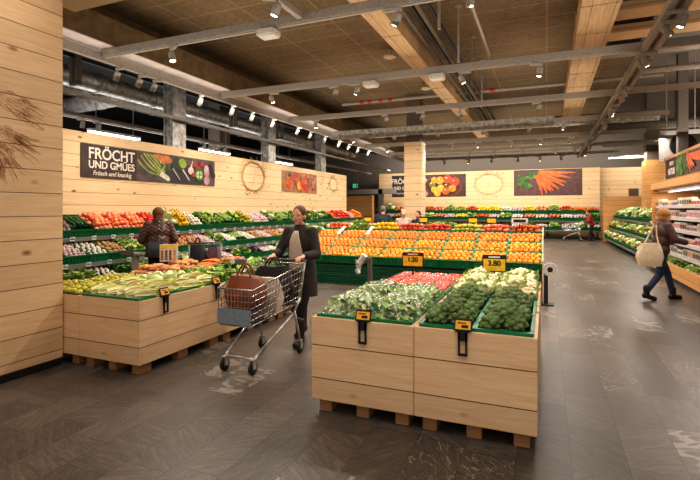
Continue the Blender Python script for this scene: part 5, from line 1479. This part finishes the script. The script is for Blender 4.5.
soft_bag('shoulder_bag', 'reddish brown bag in the front of the nearer trolley', T(TX - .02, TYy - .22, .60) @ R(.2, 'Z'), .36, .26, .30, mat('red_brown_leather', (140, 72, 36), .5, c2=(112, 54, 26), nscale=9), 'bag', 3, .12)
soft_bag('cloth_bag', 'pale beige cloth bag in the middle of the nearer trolley', T(TX + .06, TYy + .04, .51), .30, .16, .34, mat('pale_cloth', (206, 188, 174), .85, c2=(186, 166, 152), nscale=14), 'bag', 7)
soft_bag('shopping_bag', 'large black bag at the handle end of the nearer trolley', T(TX, TYy + .25, .545), .44, .22, .40, mat('black_nylon', (30, 29, 31), .5), 'bag', 5, .10)
soft_bag('basket_liner_bag', 'dark low bag lying at the bottom front of the nearer trolley', T(TX, TYy - .25, .475), .32, .26, .12, mat('grey_brown_cloth', (92, 74, 62), .8), 'bag', 9)
soft_bag('shopping_bag', 'black bag in the trolley beside the quilted jacket woman', T(-5.62, 6.5, .52) @ R(.5, 'Z'), .26, .2, .42, mat('black_bag_cloth', (26, 24, 28), .6), 'bag', 2, .12)
soft_bag('shopping_bag', 'plum coloured bag in the trolley beside the quilted jacket woman', T(-5.40, 6.66, .53) @ R(.5, 'Z'), .22, .18, .34, mat('plum_cloth', (104, 62, 74), .7), 'bag', 4, .1)
t = soft_bag('tote_bag', 'cream tote bag hanging from the shoulder of the woman by the cooler', T(1.60, 9.12, .60) @ R(math.radians(20), 'Z'), .38, .14, .38, mat('cream_canvas', (216, 194, 164), .85, c2=(200, 176, 146), nscale=18), 'bag', 6)
MB().path([(-.1, 0, .36), (.02, .07, .50), (.14, .13, .68), (.12, .20, .74)], .011, 8).path([(.14, 0, .36), (.15, .07, .5), (.18, .13, .68)], .011, 8).build('strap', mat('cream_strap', (206, 184, 152), .85), t, True)
t = soft_bag('handbag', 'black handbag hanging at the side of the quilted jacket woman', T(-5.82, 5.74, .80) @ R(math.radians(48), 'Z'), .30, .11, .22, mat('black_handbag_leather', (40, 36, 38), .4), 'bag', 8)
t.rotation_euler = (0, 0, math.radians(48))
MB().path([(.0, .0, .20), (.04, .05, .32), (.10, .05, .48), (.10, .10, .56)], .008, 8).build('strap', M_LEA, t, True)

# ------------------------------------------------------------------ scales and bag dispensers
t = thing('weighing_scale', 'grey weighing scale on a pedestal in front of the left wall display', 'scale', (-6.05, 5.55, 0), math.radians(25))
MB().bbox(-.045, .045, -.035, .035, .0, .82, .01).bbox(-.16, .16, -.16, .16, 0, .025, .008).build('pedestal', M_TRACK, t)
MB().bbox(-.17, .17, -.13, .13, .82, .855, .012).build('platform', M_ALU, t); MB().bbox(-.17, .03, -.155, -.13, .82, .90, .008).build('display_head', M_GREYC, t)
t = thing('weighing_scale', 'small black weighing scale on a post above the left bins', 'scale', (-3.66, 4.9, .58), math.radians(20))
MB().bbox(-.025, .025, -.025, .025, 0, .27, .006).bbox(-.05, .05, -.04, .04, 0, .02, .004).build('post', M_BLACK, t); MB().bbox(-.035, .16, -.05, .05, .27, .335, .008).build('scale_head', M_GREYC, t)
MB().lathe([(.03, 0), (.03, .012), (.02, .014)], 16, T(-.0, -.05, .305) @ R(PI / 2, 'X')).build('dial', M_WHITE, t)
def roll_dispenser(x, y, z, rz, label, hang=True, base=0.):
    t = thing('bag_dispenser', label, 'bag dispenser', (x, y, 0), rz)
    MB().bbox(-.03, .03, -.025, .025, base, z, .006).bbox(-.12, .12, -.12, .12, base, base + .02, .006).build('post', M_GREYC if hang else M_BLACK, t)
    sx = -.13 if hang else .06
    MB().tube((0, 0, z - .04), (sx, 0, z - .04), .012, .012, 8).build('arm', M_GREYC, t)
    if hang:
        MB().lathe([(.015, -.08), (.045, -.08), (.045, .08), (.015, .08)], 20, T(-.12, 0, z - .03) @ R(.6, 'Y')).build('bag_roll', M_WHITE, t, True)
        b = MB(); rnd = random.Random(3); n = 8; vs = []
        for j in range(n + 1):
            for i in range(5): vs.append((-.2 + i * .02 + rnd.uniform(-.012, .012), -.05 + rnd.uniform(-.02, .02), z - .03 - j * .025))
        b.add(vs, [(j * 5 + i, j * 5 + i + 1, j * 5 + i + 6, j * 5 + i + 5) for j in range(n) for i in range(4)]); b.build('loose_bag', mat('milky_bag_film', (220, 216, 212), .35), t, True)
    else:
        MB().lathe([(.04, -.03), (.108, -.03), (.112, 0), (.108, .03), (.04, .03)], 26, T(.06, -.06, z - .04) @ R(PI / 2, 'X')).build('bag_roll', mat('paper_roll', (216, 206, 196), .5), t, True)
        MB().lathe([(.012, -.034), (.042, -.034), (.042, .034), (.012, .034)], 18, T(.06, -.061, z - .04) @ R(PI / 2, 'X')).build('roll_core', M_BLACK, t, True)
    return t
roll_dispenser(-2.30, 6.2, .86, 0, 'grey post with a white bag roll and loose bag behind the bagged salad')
roll_dispenser(.0, 8.2, .62, 0, 'black post with a round paper bag roll at the right end of the citrus island', False)
# poster on a pole by the sweet potatoes
t = thing('price_board', 'small vegetable poster with yellow header on a pole at the left bins', 'price sign', (-5.02, 5.2, .62), math.radians(38))
MB().tube((0, .01, 0), (0, .01, .3), .012, .012, 8).build('pole', M_TRACK, t); MB().bbox(-.125, .125, -.008, .008, .17, .42, .005).build('poster', M_WHITE, t)
MB().box(-.115, .115, -.012, -.0085, .36, .415).build('header', M_YELLOW, t)
q = MB(); rr = random.Random(4)
for i in range(16): q.m(i % 4); q.poly([(.022 * math.cos(a * PI / 4) + -.09 + .18 * rr.random() * 0 + (i % 4) * .055 , .02 * math.sin(a * PI / 4) + .21 + (i // 4) * .036) for a in range(8)], .009, .0105, R(PI / 2, 'X'))
q.build('vegetable_print', [flat((214, 120, 50)), flat((90, 130, 60)), flat((190, 60, 50)), flat((226, 190, 80))], t)

flush()

# ------------------------------------------------------------------ lights, world, camera
def area(name, loc, sx, sy, e, rot=(0, 0, 0), col=(1, .905, .80)):
    l = bpy.data.lights.new(name, 'AREA'); l.shape = 'RECTANGLE'; l.size = sx; l.size_y = sy; l.energy = e; l.color = col
    o = bpy.data.objects.new(name, l); COL.objects.link(o); o.location = loc; o.rotation_euler = rot; return o
for i, y in enumerate(TY):
    area('rail_light', (-2.6, y + .5, 3.76), 7.0, .12, 200)
area('rail_light', (-2.2, 2.6, 3.9), 4.0, .3, 45)
area('rail_light', (.2, 1.2, 3.9), 4.0, .3, 70)
for y in (10, 17): area('wall_wash', (-6.7, y, 3.95),   .15, 6, 65, (0, math.radians(28), 0))
area('wall_wash', (-3.5, 25.6, 4.0), 11, .2, 300, (math.radians(35), 0, 0))
area('aisle_light', (3.2, 11, 3.9), .2, 6, 130); area('aisle_light', (3.3, 20, 3.8), .4, 7, 190)
area('bay_fill', (-10.9, 12, 3.0), .5, 14, 230, (PI, 0, 0), (1, .97, .93))  # unseen upward fill added to brighten the side bay
area('rear_fill', (-3, 29, 3.3), 14, .3, 320, (PI, 0, 0), (1, .93, .85))  # unseen fill added behind the back wall to lift the dark rear wall
area('wall_wash', (4.6, 26.3, 4.2), 3, .3, 70, (math.radians(35), 0, 0))
area('cooler_fill', (2.75, 10.9, 1.94), .3, 6, 40, (0, 0, 0), (1, .96, .92))  # fill added under the canopy to brighten packs and shelves
for y in (6.5, 12.5, 19): area('ceiling_fill', (-3.0, y, 3.85), 8.2, 4.5, 92, (PI, 0, 0), (1, .9, .76))  # unseen upward fills added to brighten ceiling, rails and soffits
area('ceiling_fill', (5, 14, 3.9), 3, 12, 330, (PI, 0, 0), (1, .9, .78))  # same added upward fill for the right hand ceiling
w = bpy.data.worlds.new('shop_ambient'); SC.world = w; w.use_nodes = True
w.node_tree.nodes['Background'].inputs[0].default_value = (1, .92, .83, 1); w.node_tree.nodes['Background'].inputs[1].default_value = .95
cam = bpy.data.cameras.new('camera'); co = bpy.data.objects.new('camera', cam); COL.objects.link(co)
co.location = CAM; co.rotation_euler = (PI / 2, 0, YAW); cam.sensor_width = 36; cam.lens = 24.0; cam.shift_y = -31 / 700; cam.clip_start = .05; cam.clip_end = 100
SC.camera = co
SC.view_settings.view_transform = 'Standard'
try: SC.view_settings.look = 'Medium High Contrast'
except Exception as e: print('LOOK', e)
SC.view_settings.exposure = -.3
SC.cycles.max_bounces = 6; SC.cycles.diffuse_bounces = 3; SC.cycles.glossy_bounces = 3; SC.cycles.transparent_max_bounces = 12
SC.cycles.caustics_reflective = False; SC.cycles.caustics_refractive = False; SC.cycles.sample_clamp_indirect = 4
print('OBJECT COUNT', len(bpy.data.objects))
